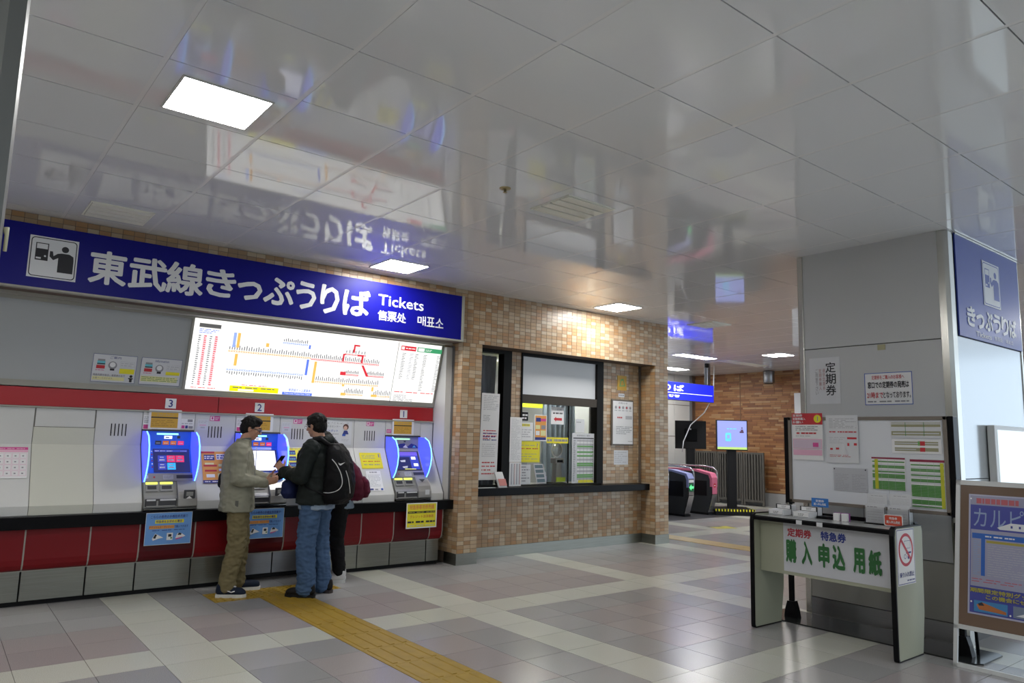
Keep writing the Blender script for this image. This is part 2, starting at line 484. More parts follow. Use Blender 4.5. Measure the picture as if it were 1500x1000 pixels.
# bulkhead over counter and windows
wb = B().box(-5, 5.25, 7.63, 8.2, SZ, CEIL+0.02, GROUT).box(5.25, 9.28, 7.63, 8.2, SZ, CEIL+0.02, GROUT).build('wall_upper', None, 'structure')
grid_pieces('tile', wb, mosaic_y(7.63, 5.20, 9.28, SZ, CEIL)+mosaic_y(7.63, -0.6, 5.2, 3.36, CEIL), 'box', None, None, 300)
B().box(-0.6, 5.25, 7.618, 7.64, SZ, 2.80, mat('soffit_edge', (0.35, 0.30, 0.24), 0.5)).build('trim_1', None, 'structure')
for nm, xa, xb, side in (('left', 5.25, 5.55, -1), ('right', 8.97, 9.28, -1)):
    p = B().box(xa, xb, 7.63, 8.6, 0.005, SZ if True else 0, GROUT).build('wall_pillar_'+nm, None, 'structure')
    cs = mosaic_y(7.63, xa, xb, 0.14, SZ)+mosaic_x(xa, 7.63, 7.92 if nm == 'right' else 8.12, 0.14, SZ, -1)+mosaic_x(xb, 7.63, 7.92, 0.14, SZ, 1)
    grid_pieces('tile', p, cs, 'box', None, None, 300)
    base('baseboard_'+nm, xa-0.009, xb+0.009, 7.621, 7.9)
WY = 7.92
wr = B()
for (x0, x1, z0, z1) in ((5.55, 8.97, 0.0, 0.90), (6.27, 6.45, 0.90, SZ), (8.075, 8.97, 0.90, SZ), (5.55, 5.60, 0.9, SZ)):
    wr.box(x0, x1, WY, WY+0.2, z0, z1, GROUT)
wr = wr.build('wall_window', None, 'structure')
cs = mosaic_y(WY, 5.55, 8.97, 0.14, 0.90)+mosaic_y(WY, 6.27, 6.45, 0.92, SZ)+mosaic_y(WY, 8.075, 8.965, 0.92, SZ)
grid_pieces('tile', wr, cs, 'box', None, None, 300)
base('baseboard_front', 5.56, 8.97, WY-0.014, WY)
B().box(8.9, 8.93, WY-0.03, WY-0.005, 0.93, SZ, STEELD).build('trim_shadow_gap', None, 'structure')   # dark strip standing in for the shadow gap beside right pillar
# office shell behind the counter
OFF = mat('office_wall', (0.55, 0.56, 0.54), 0.6)
b = B(); b.box(-5, 9.28, 11.4, 11.5, 0, 3.46, OFF); b.box(9.18, 9.28, 8.2, 11.5, 0, 3.46, OFF); b.box(-5.1, -5, -7, 11.5, 0, 3.46, OFF)
b.box(5.3, 9.2, 7.95, 11.4, 2.79, 2.85, OFF)
b.build('wall_office', None, 'structure')
B().box(-5, 8.5, -7.2, -7.0, 0, 3.6, mat('back_wall_added', (0.35, 0.35, 0.34), 0.6)).build('wall_back_added', None, 'structure')  # unseen wall added behind the viewer to keep daylight out of reflections
B().box(-5, 5.25, 8.3, 8.4, 0, SZ, OFF).build('wall_counter_back', None, 'structure')

# ---- far brick wall and white far wall
BJ = mat('brick_joint', (0.16, 0.085, 0.045), 0.8)
BCOL = [(0.282, 0.119, 0.04), (0.22, 0.088, 0.031), (0.334, 0.158, 0.057), (0.185, 0.07, 0.026), (0.37, 0.211, 0.097), (0.255, 0.101, 0.035), (0.299, 0.136, 0.048)]
BM = random_mat('thin_brick', BCOL, 0.55, False); BMJ = random_mat('thin_brick_joined', BCOL, 0.55, True)
wf = B().box(17.0, 17.2, 3.0, 13.3, 0, 3.5, BJ).build('wall_brick', None, 'structure')
cells = []; rb = random.Random(5)
z = 0.36; row = 0
while z < 3.44:
    y = 13.05-rb.uniform(0, 0.28)
    cells.append(((16.997, (13.05+y)/2, z+0.027), (0.012, max(0.02, 13.05-y-0.006), 0.048), BM, BMJ))
    while y > 3:
        L = rb.choice((0.30, 0.30, 0.22, 0.38)); cells.append(((16.997, y-L/2, z+0.027), (0.012, L-0.006, 0.048), BM, BMJ)); y -= L
    z += 0.0545
grid_pieces('brick', wf, cells, 'box', None, None, 300)
B().box(16.97, 17.0, 3, 13.1, 0, 0.34, mat('stone_base', (0.30, 0.30, 0.30), 0.5)).build('baseboard_brick', None, 'structure')
for yy in (11.5, 9.3, 7.2):
    B().box(16.985, 16.993, yy-0.012, yy+0.012, 0.36, 3.45, BJ).build('trim_joint', None, 'structure')
ww = B().box(9.2, 17.2, 13.1, 13.3, 0, 3.5, GROUT).build('wall_far', None, 'structure')
for i in range(9):
    for j in range(4):
        B().box(9.3+i*0.86, 9.3+(i+1)*0.86-0.012, 13.07, 13.1, j*0.87+0.01, (j+1)*0.87-0.006, WHITE).build('panel', ww)
B().box(16.85, 17.0, 12.98, 13.09, 0, 3.46, STEELD).build('trim_3', None, 'structure')

# ---- white clad pillar at right
PW = mat('pillar_panel', (0.54, 0.55, 0.55), 0.35)
wp = B().box(6.74, 8.42, 2.49, 3.82, 0.0, CEIL+0.01, mat('pillar_core', (0.12, 0.12, 0.12), 0.7)).build('pillar', None, 'structure')
for (z0, z1, m_) in ((0.16, 0.63, mat('pillar_panel_low', (0.36, 0.355, 0.32), 0.35)), (0.637, 2.505, PW), (2.513, CEIL, PW)):
    B().bbox(6.72, 6.745, 2.545, 3.80, z0, z1, m_, 0.002).build('panel', wp)
PS = mat('glossy_side_panel', (0.55, 0.58, 0.60), 0.15, 0.5)
for (z0, z1) in ((0.16, 1.32), (1.326, 2.54)):
    B().bbox(6.83, 8.40, 2.47, 2.495, z0, z1, PS, 0.002).build('side_panel', wp)
B().box(6.712, 6.75, 2.54, 3.80, 0, 0.155, STEELD).build('kick_plate', wp)
def corner(x, y, sx, sy, w):
    b = B(); b.bbox(x-w if sx < 0 else x, x if sx < 0 else x+w, y-w if sy < 0 else y, y if sy < 0 else y+w, 0, CEIL-0.002, CHROME, 0.01); b.build('corner_post', wp)
corner(6.71, 3.80, 1, 1, 0.06)
b = B(); b.prism([(6.712, 2.545, 0), (6.712, 2.49, 0), (6.74, 2.462, 0), (6.83, 2.462, 0), (6.83, 2.5, 0), (6.75, 2.545, 0)], (0, 0, CEIL-0.002), CHROME); b.build('corner_post', wp)
b = B(); b.box(8.40, 8.44, 2.462, 2.5, 0, CEIL-0.002, CHROME); b.build('corner_post', wp)

# ---- near pillar cut by the left edge of the picture
lp = B().box(-0.55, 0.02, 2.28, 2.9, 0, CEIL+0.01, mat('near_pillar_core', (0.22, 0.23, 0.22), 0.4)).build('pillar_near', None, 'structure')
b = B(); b.prism([(0.02, 2.25, 0), (0.055, 2.25, 0), (0.095, 2.29, 0), (0.105, 2.36, 0), (0.105, 2.92, 0), (0.02, 2.92, 0)], (0, 0, CEIL-0.002), mat('near_pillar_trim', (0.16, 0.165, 0.155), 0.45, 0.5)); b.build('corner_post', lp)
for zz in (0.16, 1.3, 2.4):
    B().bbox(-0.55, 0.0, 2.262, 2.285, zz, zz+1.1 if zz < 2.4 else CEIL, PW, 0.002).build('panel', lp)
hk = B(); hk.tube([(0.110, 2.37, 2.105), (0.114, 2.37, 2.085), (0.114, 2.37, 2.04)], [0.009, 0.005, 0.0045], mat('cream_plastic', (0.65, 0.62, 0.42), 0.5), 10)
tag(hk.build('hook'), 'small cream plastic hook on the pillar at left edge', 'hook')
# ================================================================== TICKET COUNTER
def fy(z):
    if z >= 1.41: return 8.10
    if z >= 0.87: return 7.80+(z-0.87)/0.54*0.30
    return 7.80
SN = Vector((0, -0.54, 0.30)).normalized()      # outward normal of the sloped part
SV = Vector((0, -0.30, -0.54)).normalized()     # down the slope
def profile(z0, z1, off=0.0):
    """points (y,z) of the fascia surface from z0 up to z1, moved outwards by off"""
    zs = [z0]+[z for z in (0.87, 1.41) if z0 < z < z1]+[z1]; out = []
    for z in zs:
        y = fy(z)
        if off:
            n = Vector((0, -1, 0)) if (z > 1.41 or z < 0.87) else SN
            if abs(z-0.87) < 1e-6 or abs(z-1.41) < 1e-6: n = (SN+Vector((0, -1, 0))).normalized()
            out.append((y+n.y*off, z+n.z*off))
        else: out.append((y, z))
    return out
tc = thing('ticket_counter', 'white ticket machine counter wall with red bands and black ledge', 'counter', (2.4, 8.1, 0))
SEAM = [-2.41, -1.91, -1.49, -0.99, -0.57, -0.15, 0.345, 0.765, 1.27, 1.685, 2.19, 2.61, 3.105, 3.525, 4.02, 4.445, 4.95, 5.135]
MACH = {(1.685, 2.19): 3, (2.61, 3.105): 2, (4.445, 4.95): 1}
SEAMM = mat('panel_seam', (0.20, 0.19, 0.17), 0.6)
for i in range(len(SEAM)-1):
    a, c = SEAM[i], SEAM[i+1]; g = 0.0025
    if (a, c) in MACH:
        b = B(); b.prism([(a+g, y, z) for y, z in [(8.10, 1.575), (8.10, 1.745), (8.2, 1.745), (8.2, 1.575)]], (c-a-2*g, 0, 0), WHITE); b.build('header_panel', tc)
        continue
    wide = (c-a) > 0.46
    top = 1.57 if (wide and c < 3) else 1.745
    m_ = CREAMP if (wide and c < 3) else WHITE
    pr = profile(0.79, top)
    pts = [(a+g, y, z) for y, z in pr]+[(a+g, pr[-1][0]+0.12, top), (a+g, pr[0][0]+0.12, 0.79)]
    b = B(); b.prism(pts, (c-a-2*g, 0, 0), m_); b.build('fascia_panel', tc)
    if wide and c < 3:
        b = B(); b.box(a+0.010, c-0.010, 8.10, 8.2, 1.575, 1.745, WHITE); b.build('header_panel', tc)
    if not wide and c > 1.3 and a < 5 and c-a > 0.3:
        b = B(); xc = (a+c)/2
        for k in range(5):
            xs = xc-0.002+(k-2)*0.0325
            b.box(xs-0.0045, xs+0.0045, 8.0975, 8.10, 1.50, 1.62, BLACKM)
        b.build('speaker_slot', tc)
b = B(); b.prism([(SEAM[0], y+0.012, z) for y, z in profile(0.79, 1.75)]+[(SEAM[0], 8.3, 1.75), (SEAM[0], 8.3, 0.79)], (5.135-SEAM[0], 0, 0), SEAMM); b.build('backing', tc)
for (a, c) in ((SEAM[0], 2.41), (2.416, 5.13)):
    B().bbox(a, c, 8.095, 8.2, 1.765, 1.935, RED, 0.002).build('red_band', tc)
B().box(SEAM[0], 5.135, 8.085, 8.2, 1.747, 1.763, FRAMEG).build('trim_strip', tc)
B().bbox(SEAM[0], 5.25, 7.72, 8.2, 0.675, 0.788, BLACK, 0.006).build('ledge', tc)
# lower red panels and metal kick panels
LS = [x for x in SEAM if x not in ()]
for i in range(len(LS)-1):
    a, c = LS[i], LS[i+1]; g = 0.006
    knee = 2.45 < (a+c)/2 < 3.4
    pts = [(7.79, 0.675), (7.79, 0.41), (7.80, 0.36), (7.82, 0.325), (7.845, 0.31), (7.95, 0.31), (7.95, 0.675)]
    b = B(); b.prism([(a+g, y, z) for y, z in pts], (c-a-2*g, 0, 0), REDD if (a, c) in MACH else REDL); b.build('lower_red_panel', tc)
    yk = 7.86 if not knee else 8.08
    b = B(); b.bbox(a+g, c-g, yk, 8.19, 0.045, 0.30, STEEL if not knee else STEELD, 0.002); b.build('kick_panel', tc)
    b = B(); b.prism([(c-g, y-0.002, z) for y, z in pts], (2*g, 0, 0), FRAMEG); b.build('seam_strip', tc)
B().box(SEAM[0], 5.135, 7.85, 7.96, 0.300, 0.312, FRAMEG).build('trim_strip', tc)
B().box(SEAM[0], 5.135, 8.1, 8.2, 0.0, 0.045, BLACKM).box(SEAM[0], 2.61, 7.90, 8.2, 0, 0.05, BLACKM).box(3.525, 5.135, 7.90, 8.2, 0, 0.05, BLACKM).build('toe_recess', tc)
# right cheek panel
b = B(); b.prism([(5.14, y, z) for y, z in [(7.83, 0.79), (7.84, 2.72), (8.25, 2.72), (8.25, 0.79)]], (0.09, 0, 0), WHITE); b.build('end_panel', tc)
B().box(5.232, 5.246, 7.80, 7.86, 0.79, 2.74, STEELD).build('end_rail', tc)
b = B(); b.prism([(5.137, y, z) for y, z in [(8.10, 1.745), (8.10, 1.41), (7.80, 0.87), (7.80, 0.79), (7.788, 0.79), (7.788, 0.875), (8.088, 1.415), (8.088, 1.745)]], (0.006, 0, 0), STEELD); b.build('end_edge', tc)

# ---- tilted panel band: blank board left, lit fare map right
def tilt(z): return 8.10-(z-2.005)/(2.73-2.005)*0.18
T0 = Vector((0, tilt(2.73), 2.73)); TV = Vector((0, 8.10-tilt(2.73), 2.005-2.73)); TH = TV.length; TVn = TV.normalized()
def tquad(b, x0, x1, z0, z1, d0, d1, m_):
    b.prism([(x0, tilt(z0)-d0, z0), (x0, tilt(z1)-d0, z1), (x0, tilt(z1)-d1, z1), (x0, tilt(z0)-d1, z0)], (x1-x0, 0, 0), m_)
bb = thing('blank_panel', 'large blank grey-white sloping panel left of the lit fare map', 'panel', (0.5, 8.1, 1.95))
b = B(); tquad(b, -2.4, 2.03, 2.0, 2.72, 0.0, -0.03, mat('blank_board', (0.42, 0.44, 0.45), 0.4)); b.build('board', bb)
b = B(); tquad(b, -2.4, 2.03, 1.945, 2.0, 0.02, -0.05, FRAMEG); tquad(b, -2.4, 2.03, 2.72, 2.755, 0.02, -0.05, FRAMEG); b.build('frame', bb)
EM = lambda n, c, s=1.0: mat('lit_'+n, tuple(x*0.3 for x in c), 0.4, emit=c, es=s)
ML = 1.04
fmth = thing('fare_map', 'brightly backlit white railway fare map with coloured lines', 'fare map', (3.6, 8.1, 1.95))
LW = EM('white', (1.0, 1.0, 0.97), ML)
b = B()
tquad(b, 2.03, 2.055, 1.945, 2.765, 0.02, -0.06, FRAMEG); tquad(b, 5.11, 5.15, 1.945, 2.765, 0.02, -0.06, FRAMEG)
tquad(b, 2.055, 5.11, 1.945, 2.0, 0.02, -0.06, FRAMEG); tquad(b, 2.055, 5.11, 2.735, 2.765, 0.02, -0.06, FRAMEG); b.build('frame', fmth)
s = Sheet((2.055, tilt(2.735), 2.735), (1, 0, 0), TVn, 5.11-2.055, (2.735-2.0)/0.725*TH, LW, 0.01)
lk = EM('ink', (0.12, 0.12, 0.15)); lr = EM('red', (0.75, 0.03, 0.05)); lp_ = EM('pale_red', (1.0, 0.55, 0.6)); lo = EM('orange', (1.0, 0.55, 0.12)); lb = EM('blue', (0.12, 0.22, 0.85)); lpb = EM('pale_blue', (0.35, 0.48, 1.0)); ly = EM('yellow', (1.0, 0.95, 0.0)); lg = EM('green', (0.05, 0.35, 0.15)); lgr = EM('grey', (0.42, 0.42, 0.48))
# fare table at left (bounds are fractions of the whole box)
s.r(0.018, 0.06, 0.09, 0.115, EM('dark', (0.1, 0.1, 0.1)))
s.lines(0.02, 0.13, 0.085, 0.2, 3, lb, 0.4, 1)
for xt in (0.036, 0.073): s.r(xt, 0.22, xt+0.012, 0.93, EM('tint', (1.0, 0.72, 0.76)))
for k, m_ in enumerate((lk, lr, lk, lr)): s.lines(0.02+0.0185*k, 0.22, 0.028+0.0185*k, 0.93, 24, m_, 0.5, k+2, 0)
s.lines(0.018, 0.955, 0.1, 0.975, 1, lr)
def rail(x0, x1, y, m_, n, tick=0.07, up=True, h=0.022):
    s.frame(x0, y, x1, y+h, 0.005, m_)
    n = int(n*1.5)
    for k in range(n):
        x = x0+(x1-x0)*(k+0.5)/n
        L = tick*(0.6+0.4*((k*7) % 5)/4)
        if up: s.r(x-0.0015, y-0.012-L, x+0.0015, y-0.012, lk)
        else: s.r(x-0.0015, y+h+0.012, x+0.0015, y+h+0.012+L, lk)
        s.r(x-0.0008, y+0.004, x+0.0008, y+h-0.004, lr if m_ is not lpb else lb)
rail(0.125, 0.43, 0.40, lo, 24); rail(0.43, 0.715, 0.41, lr, 24); rail(0.125, 0.405, 0.66, lpb, 22, 0.05, False)
rail(0.31, 0.405, 0.20, lpb, 9, 0.05); rail(0.445, 0.72, 0.745, lo, 22); rail(0.555, 0.645, 0.275, lr, 5, 0.06)
rail(0.565, 0.625, 0.595, lr, 7, 0.05); rail(0.66, 0.735, 0.59, lr, 8, 0.06); rail(0.575, 0.655, 0.905, lo, 8, 0.08); rail(0.70, 0.775, 0.905, lo, 7, 0.08)
for (x0, y0, x1, y1, m_) in ((0.128, 0.13, 0.138, 0.34, lpb), (0.142, 0.13, 0.152, 0.34, lo), (0.142, 0.43, 0.152, 0.60, lo), (0.245, 0.235, 0.256, 0.29, lo), (0.405, 0.20, 0.412, 0.26, lb), (0.405, 0.42, 0.414, 0.66, lb), (0.436, 0.44, 0.446, 0.77, lo),
                            (0.545, 0.28, 0.552, 0.40, lr), (0.545, 0.28, 0.556, 0.30, lr), (0.585, 0.12, 0.61, 0.145, lr), (0.585, 0.12, 0.592, 0.25, lr), (0.605, 0.275, 0.632, 0.298, lr), (0.624, 0.275, 0.632, 0.40, lr), (0.545, 0.56, 0.568, 0.615, lr), (0.56, 0.89, 0.58, 0.935, lo), (0.69, 0.89, 0.715, 0.93, lo), (0.688, 0.77, 0.697, 0.84, lo), (0.56, 0.76, 0.57, 0.79, lo)):
    s.r(x0, y0, x1, y1, m_)
s.poly([(0.628, 0.435), (0.638, 0.435), (0.665, 0.60), (0.655, 0.61)], lr)
s.r(0.14, 0.885, 0.315, 0.965, ly); s.r(0.17, 0.93, 0.225, 0.955, LW); s.lines(0.15, 0.895, 0.30, 0.925, 1, lk)
s.lines(0.18, 0.86, 0.27, 0.88, 1, lr)
s.text('東武線きっぷ運賃表', 0.395, 0.875, 0.045, lb, 0.01, 'C', 0.085); s.r(0.33, 0.93, 0.445, 0.972, lb); s.text('Tobu Line Ticket Fare Table', 0.3875, 0.938, 0.022, LW, 0, 'C', 0.10)
s.r(0.7765, 0, 0.7785, 1, EM('divider', (0.12, 0.12, 0.12)))
s.r(0.79, 0.05, 0.86, 0.125, lr); s.r(0.793, 0.065, 0.806, 0.11, LW); s.lines(0.812, 0.07, 0.855, 0.105, 1, LW)
s.r(0.866, 0.05, 0.985, 0.125, lg); s.r(0.87, 0.062, 0.90, 0.115, LW); s.lines(0.905, 0.07, 0.935, 0.11, 2, LW)
for (xa, sd) in ((0.80, 1), (0.835, 2), (0.86, 3), (0.90, 4), (0.965, 5)):
    s.lines(xa, 0.16, xa+0.016, 0.60 if xa < 0.87 else 0.78, 16 if xa < 0.87 else 24, lk if sd != 2 else lgr, 0.4, sd)
s.lines(0.79, 0.80, 0.975, 0.83, 1, lr); s.lines(0.79, 0.86, 0.88, 0.97, 5, lk, 0.35, 9)
s.build('lit_face', fmth)
bt = B(); bt.box(-2.4, 5.2, 7.80, 7.835, 2.745, 2.775, mat('soffit_metal', (0.40, 0.38, 0.33), 0.5)); bt.box(-2.4, 5.2, 7.835, 8.0, 2.765, 2.775, FRAMEG)
bt.tube([(1.3, 7.87, 2.755), (4.9, 7.87, 2.755)], 0.012, WHITE, 8)
bt.build('lamp_rail', fmth)

# ---- overhead blue sign
sg = thing('overhead_sign', 'long dark blue ticket office sign with large white Japanese lettering', 'sign', (2.4, 7.55, 2.8))
B().bbox(-0.9, 5.16, 7.555, 7.625, 2.79, 3.352, SIGNB, 0.002).build('board', sg)
b = B(); b.box(-0.9, 5.20, 7.55, 7.628, 2.772, 2.789, FRAMEG); b.box(5.16, 5.20, 7.55, 7.628, 2.789, 3.356, FRAMEG); b.build('edge_trim', sg)
X0 = -0.9; W_ = 6.06; Hh = 0.562
s = Sheet((X0, 7.5545, 3.352), (1, 0, 0), (0, 0, -1), W_, Hh, SIGNB, 0.0002)
def sx(x): return (x-X0)/W_
def sz(z): return (3.352-z)/Hh
let = B()
def glyph(c, xa, xb, zt, zb, m_=SIGNW, bold=0.03, y=7.552, bb=let, part=None):
    vs, fs, x0, x1, y0, y1 = text_mesh(c, bold)
    n = len(vs)
    f3 = [((xa+(v.x-x0)/(x1-x0)*(xb-xa)), y-v.z, zb+(v.y-y0)/(y1-y0)*(zt-zb)) for v in vs]
    bb.add(f3, fs, m_)
    if part: bb.build('letter', part)
for c, xa, xb, zt, zb in (('東', 1.012, 1.312, 3.20, 2.90), ('武', 1.345, 1.665, 3.20, 2.90), ('線', 1.675, 2.005, 3.205, 2.90), ('き', 2.045, 2.325, 3.20, 2.93), ('っ', 2.36, 2.60, 3.12, 2.935), ('ぷ', 2.63, 2.95, 3.205, 2.925), ('う', 2.985, 3.20, 3.21, 2.92), ('り', 3.265, 3.475, 3.215, 2.905), ('ば', 3.535, 3.86, 3.215, 2.92)):
    glyph(c, xa, xb, zt, zb, bold=0.028, bb=B(), part=sg)
glyph('Tickets', 3.975, 4.59, 3.21, 3.085, bold=0.010, bb=B(), part=sg)
for k, c in enumerate('售票处'): glyph(c, 3.975+k*0.128, 4.095+k*0.128, 3.02, 2.905, bold=0.013, bb=B(), part=sg)
for k, c in enumerate('매표소'): glyph(c, 4.515+k*0.128, 4.63+k*0.128, 3.02, 2.905, bold=0.013, bb=B(), part=sg)
s = Sheet((0.535, 7.553, 3.252), (1, 0, 0), (0, 0, -1), 0.375, 0.375, SIGNW, 0.001)
def rrect(x0, y0, x1, y1, r):
    out = []
    for (cx, cy, a) in ((x1-r, y0+r, -90), (x1-r, y1-r, 0), (x0+r, y1-r, 90), (x0+r, y0+r, 180)):
        for k in range(5):
            t = math.radians(a+k*22.5); out.append((cx+r*math.cos(t), cy+r*math.sin(t)))
    return out
def pict(s, wht, blk):
    s.poly(rrect(0.03, 0.03, 0.97, 0.97, 0.08), blk); s.poly(rrect(0.05, 0.05, 0.95, 0.95, 0.065), wht)
    s.r(0.13, 0.16, 0.39, 0.58, blk); s.r(0.15, 0.18, 0.37, 0.30, wht); s.r(0.15, 0.51, 0.25, 0.55, wht); s.disc(0.33, 0.47, 0.022, wht)
    s.disc(0.73, 0.25, 0.075, blk)
    s.poly([(0.42, 0.33), (0.48, 0.33), (0.50, 0.44), (0.58, 0.37), (0.66, 0.35), (0.82, 0.35), (0.91, 0.40), (0.92, 0.50), (0.92, 0.82), (0.60, 0.82), (0.60, 0.47), (0.50, 0.54), (0.42, 0.46)], blk)
pict(s, SIGNW, INK)
s.build('pictogram', sg)

# ---- ticket machines
FIN = mat('fin_glow', (0.06, 0.08, 0.6), 0.2, emit=(0.075, 0.10, 0.90), es=1.0)
FINE_ = mat('fin_edge_glow', (0.2, 0.5, 1.0), 0.15, emit=(0.18, 0.58, 1.0), es=2.2)
MBLUE = mat('machine_blue', (0.03, 0.12, 0.60), 0.3, emit=(0.02, 0.12, 0.75), es=0.22)
MSILV = mat('machine_silver', (0.36, 0.35, 0.33), 0.35, 0.3)
MGREY = mat('machine_grey', (0.30, 0.30, 0.29), 0.4, 0.2)
MDARK = mat('machine_dark', (0.05, 0.05, 0.055), 0.35)
SCR = mat('screen_dark', (0.01, 0.01, 0.05), 0.1, emit=(0.02, 0.025, 0.10), es=1.0)
SCRB = mat('screen_blue', (0.01, 0.01, 0.1), 0.1, emit=(0.05, 0.07, 0.45), es=1.0)
SCRW = mat('screen_white', (0.5, 0.5, 0.55), 0.1, emit=(0.85, 0.87, 1.0), es=1.1)
SR = mat('screen_red', (0.5, 0.02, 0.1), 0.2, emit=(0.75, 0.05, 0.15), es=0.9)
SO = mat('screen_orange', (0.5, 0.15, 0.02), 0.2, emit=(0.55, 0.12, 0.03), es=0.6)
SC_ = mat('screen_cyan', (0.0, 0.3, 0.5), 0.2, emit=(0.05, 0.45, 0.95), es=0.9)
LEDG = mat('led_green', (0.2, 0.6, 0.3), 0.3, emit=(0.45, 1.0, 0.55), es=1.3)
LEDC = mat('led_cyan', (0.2, 0.6, 0.5), 0.3, emit=(0.35, 1.0, 0.80), es=1.3)
LEDY = mat('led_yellow', (0.6, 0.6, 0.1), 0.3, emit=(0.90, 0.95, 0.15), es=1.1)
def slope_sheet(x, z, w, L, m_, off=0.004, th=0.002):
    """sheet lying on the sloped fascia, top-left corner at (x,z)"""
    return Sheet(Vector((x, fy(z), z))+SN*off, (1, 0, 0), SV, w, L, m_, th)
def wall_sheet(x, z, w, h, m_, y=8.10, th=0.0015):
    return Sheet((x, y-0.001, z), (1, 0, 0), (0, 0, -1), w, h, m_, th)
def machine(xa, no, label):
    xb = xa+0.505; t = thing('ticket_machine', label, 'ticket machine', (xa, 8.0, 0.79), 'ticket machines in the counter wall')
    xl, xr = xa+0.012, xb-0.012
    FACE = MSILV if no == 1 else MBLUE
    pts = profile(1.065, 1.56, 0.006)
    b = B(); b.prism([(xl, y, z) for y, z in pts]+[(xl, 8.2, 1.56), (xl, 8.2, 1.065)], (xr-xl, 0, 0), FACE); b.build('face_panel', t)
    b = B(); b.bbox(xl-0.004, xr+0.004, 8.072, 8.2, 1.555, 1.572, MDARK, 0.002); b.build('hood', t)
    # status bar and small display above the screen
    s = wall_sheet(xl, 1.555, xr-xl, 0.145, FACE, 8.092, 0.001)
    s.r(0.27, 0.12, 0.70, 0.24, LEDC if no != 1 else LEDG)
    if no == 1:
        for (cx, w) in ((0.10, 0.05), (0.2, 0.04), (0.52, 0.06)): s.r(cx, 0.33, cx+w, 0.45, MDARK)
        s.poly([(0.25, 0.95), (0.40, 0.60), (0.55, 0.55), (0.62, 0.85), (0.75, 0.55), (0.9, 0.7), (0.97, 0.95)], INKN); s.poly([(0.5, 0.9), (0.58, 0.66), (0.66, 0.95)], PAPER); s.poly([(0.78, 0.9), (0.84, 0.7), (0.9, 0.9)], CYAN)
    else:
        s.r(0.42, 0.30, 0.58, 0.52, SCRW); s.r(0.68, 0.30, 0.74, 0.48, MDARK); s.r(0.45, 0.38, 0.52, 0.46, INKG)
        for k, m_ in enumerate((MDARK, SO, SO, SR)): s.r(0.25+0.15*k, 0.66, 0.37+0.15*k, 0.93, m_); s.r(0.27+0.15*k, 0.80, 0.35+0.15*k, 0.84, PAPER)
    s.build('display_strip', t)
    # touch screen in a frame
    L = (1.36-1.145)/0.54*SV.length*0.6177 if False else 0.245
    b = B(); fr = slope_sheet(xa+0.112, 1.372, 0.345, 0.262, MDARK if no == 1 else SCR, 0.007, 0.006)
    fr.build('screen_bezel', t)
    s = slope_sheet(xa+0.122, 1.362, 0.315, 0.240, {3: SCR, 2: SCRW, 1: SCRB}[no], 0.013, 0.001)
    if no == 3:
        s.r(0.0, 0.0, 1, 0.10, SCRB); s.lines(0.02, 0.02, 0.55, 0.09, 1, PAPER); s.lines(0.8, 0.02, 0.98, 0.09, 1, PAPER)
        for (x, y, m_) in ((0.10, 0.27, SCRB), (0.37, 0.27, SR), (0.64, 0.27, SR), (0.10, 0.62, SCRB), (0.37, 0.62, SC_)):
            s.r(x, y, x+0.25, y+0.31, m_); s.r(x+0.04, y+0.17, x+0.2, y+0.24, PAPER); s.r(x+0.06, y+0.06, x+0.18, y+0.10, PAPER)
    if no == 1:
        s.r(0, 0, 1, 0.22, mat('screen_violet', (0.1, 0.05, 0.3), 0.2, emit=(0.12, 0.10, 0.55), es=1.0)); s.r(0.0, 0.3, 0.62, 1, SCR)
        for (x, y) in ((0.68, 0.28), (0.74, 0.66)): s.r(x, y, x+0.2, y+0.16, SCRW)
        s.poly([(0.15, 0.50), (0.4, 0.46), (0.38, 0.58), (0.2, 0.58)], PAPER); s.poly([(0.2, 0.85), (0.45, 0.80), (0.42, 0.92), (0.25, 0.92)], PAPER); s.r(0.3, 0.97, 0.8, 1.0, LEDY)
    s.build('screen', t)
    if no != 1:
        s = slope_sheet(xa+0.05, 1.382, 0.06, 0.25, MBLUE, 0.006, 0.001)
        for k in range(6): s.r(0.75, 0.12+k*0.14, 0.95, 0.18+k*0.14, INKR if k % 2 else PAPER)
        s.build('side_marks', t)
    # band under the screen
    s = slope_sheet(xl, 1.135, xr-xl, 0.085, MSILV, 0.008, 0.004)
    s.r(0.03, 0.25, 0.10, 0.65, PAPERG); s.disc(0.21, 0.5, 0.02, INKR); s.r(0.38, 0.2, 0.58, 0.8, INKL); s.lines(0.40, 0.3, 0.56, 0.7, 3, INKG); s.r(0.64, 0.25, 0.96, 0.7, MDARK)
    s.build('key_strip', t)
    # two glowing side fins (crescents standing out from the wall)
    for xf in (xa+0.006, xb-0.030):
        inner = [(8.09, 1.555), (8.085, 1.40), (7.94, 1.14), (7.90, 1.055)]
        outer = [(7.885, 1.065), (7.835, 1.13), (7.795, 1.22), (7.780, 1.32), (7.80, 1.42), (7.86, 1.51), (7.95, 1.55)]
        b = B(); b.prism([(xf, y, z) for y, z in inner+outer], (0.024, 0, 0), FIN)
        fin_ = b.build('light_fin', t)
        b = B()
        op = [(xf+0.012, y-0.004, z) for y, z in outer]
        b.tube(op, 0.0065, FINE_, 6)
        b.tube([(xf+0.012, 8.075, 1.54), (xf+0.012, 8.065, 1.39), (xf+0.012, 7.925, 1.13), (xf+0.012, 7.895, 1.07)], 0.006, FINE_, 6)
        b.build('light_edge', fin_)
    # lower module with slots
    xm = xa+0.315
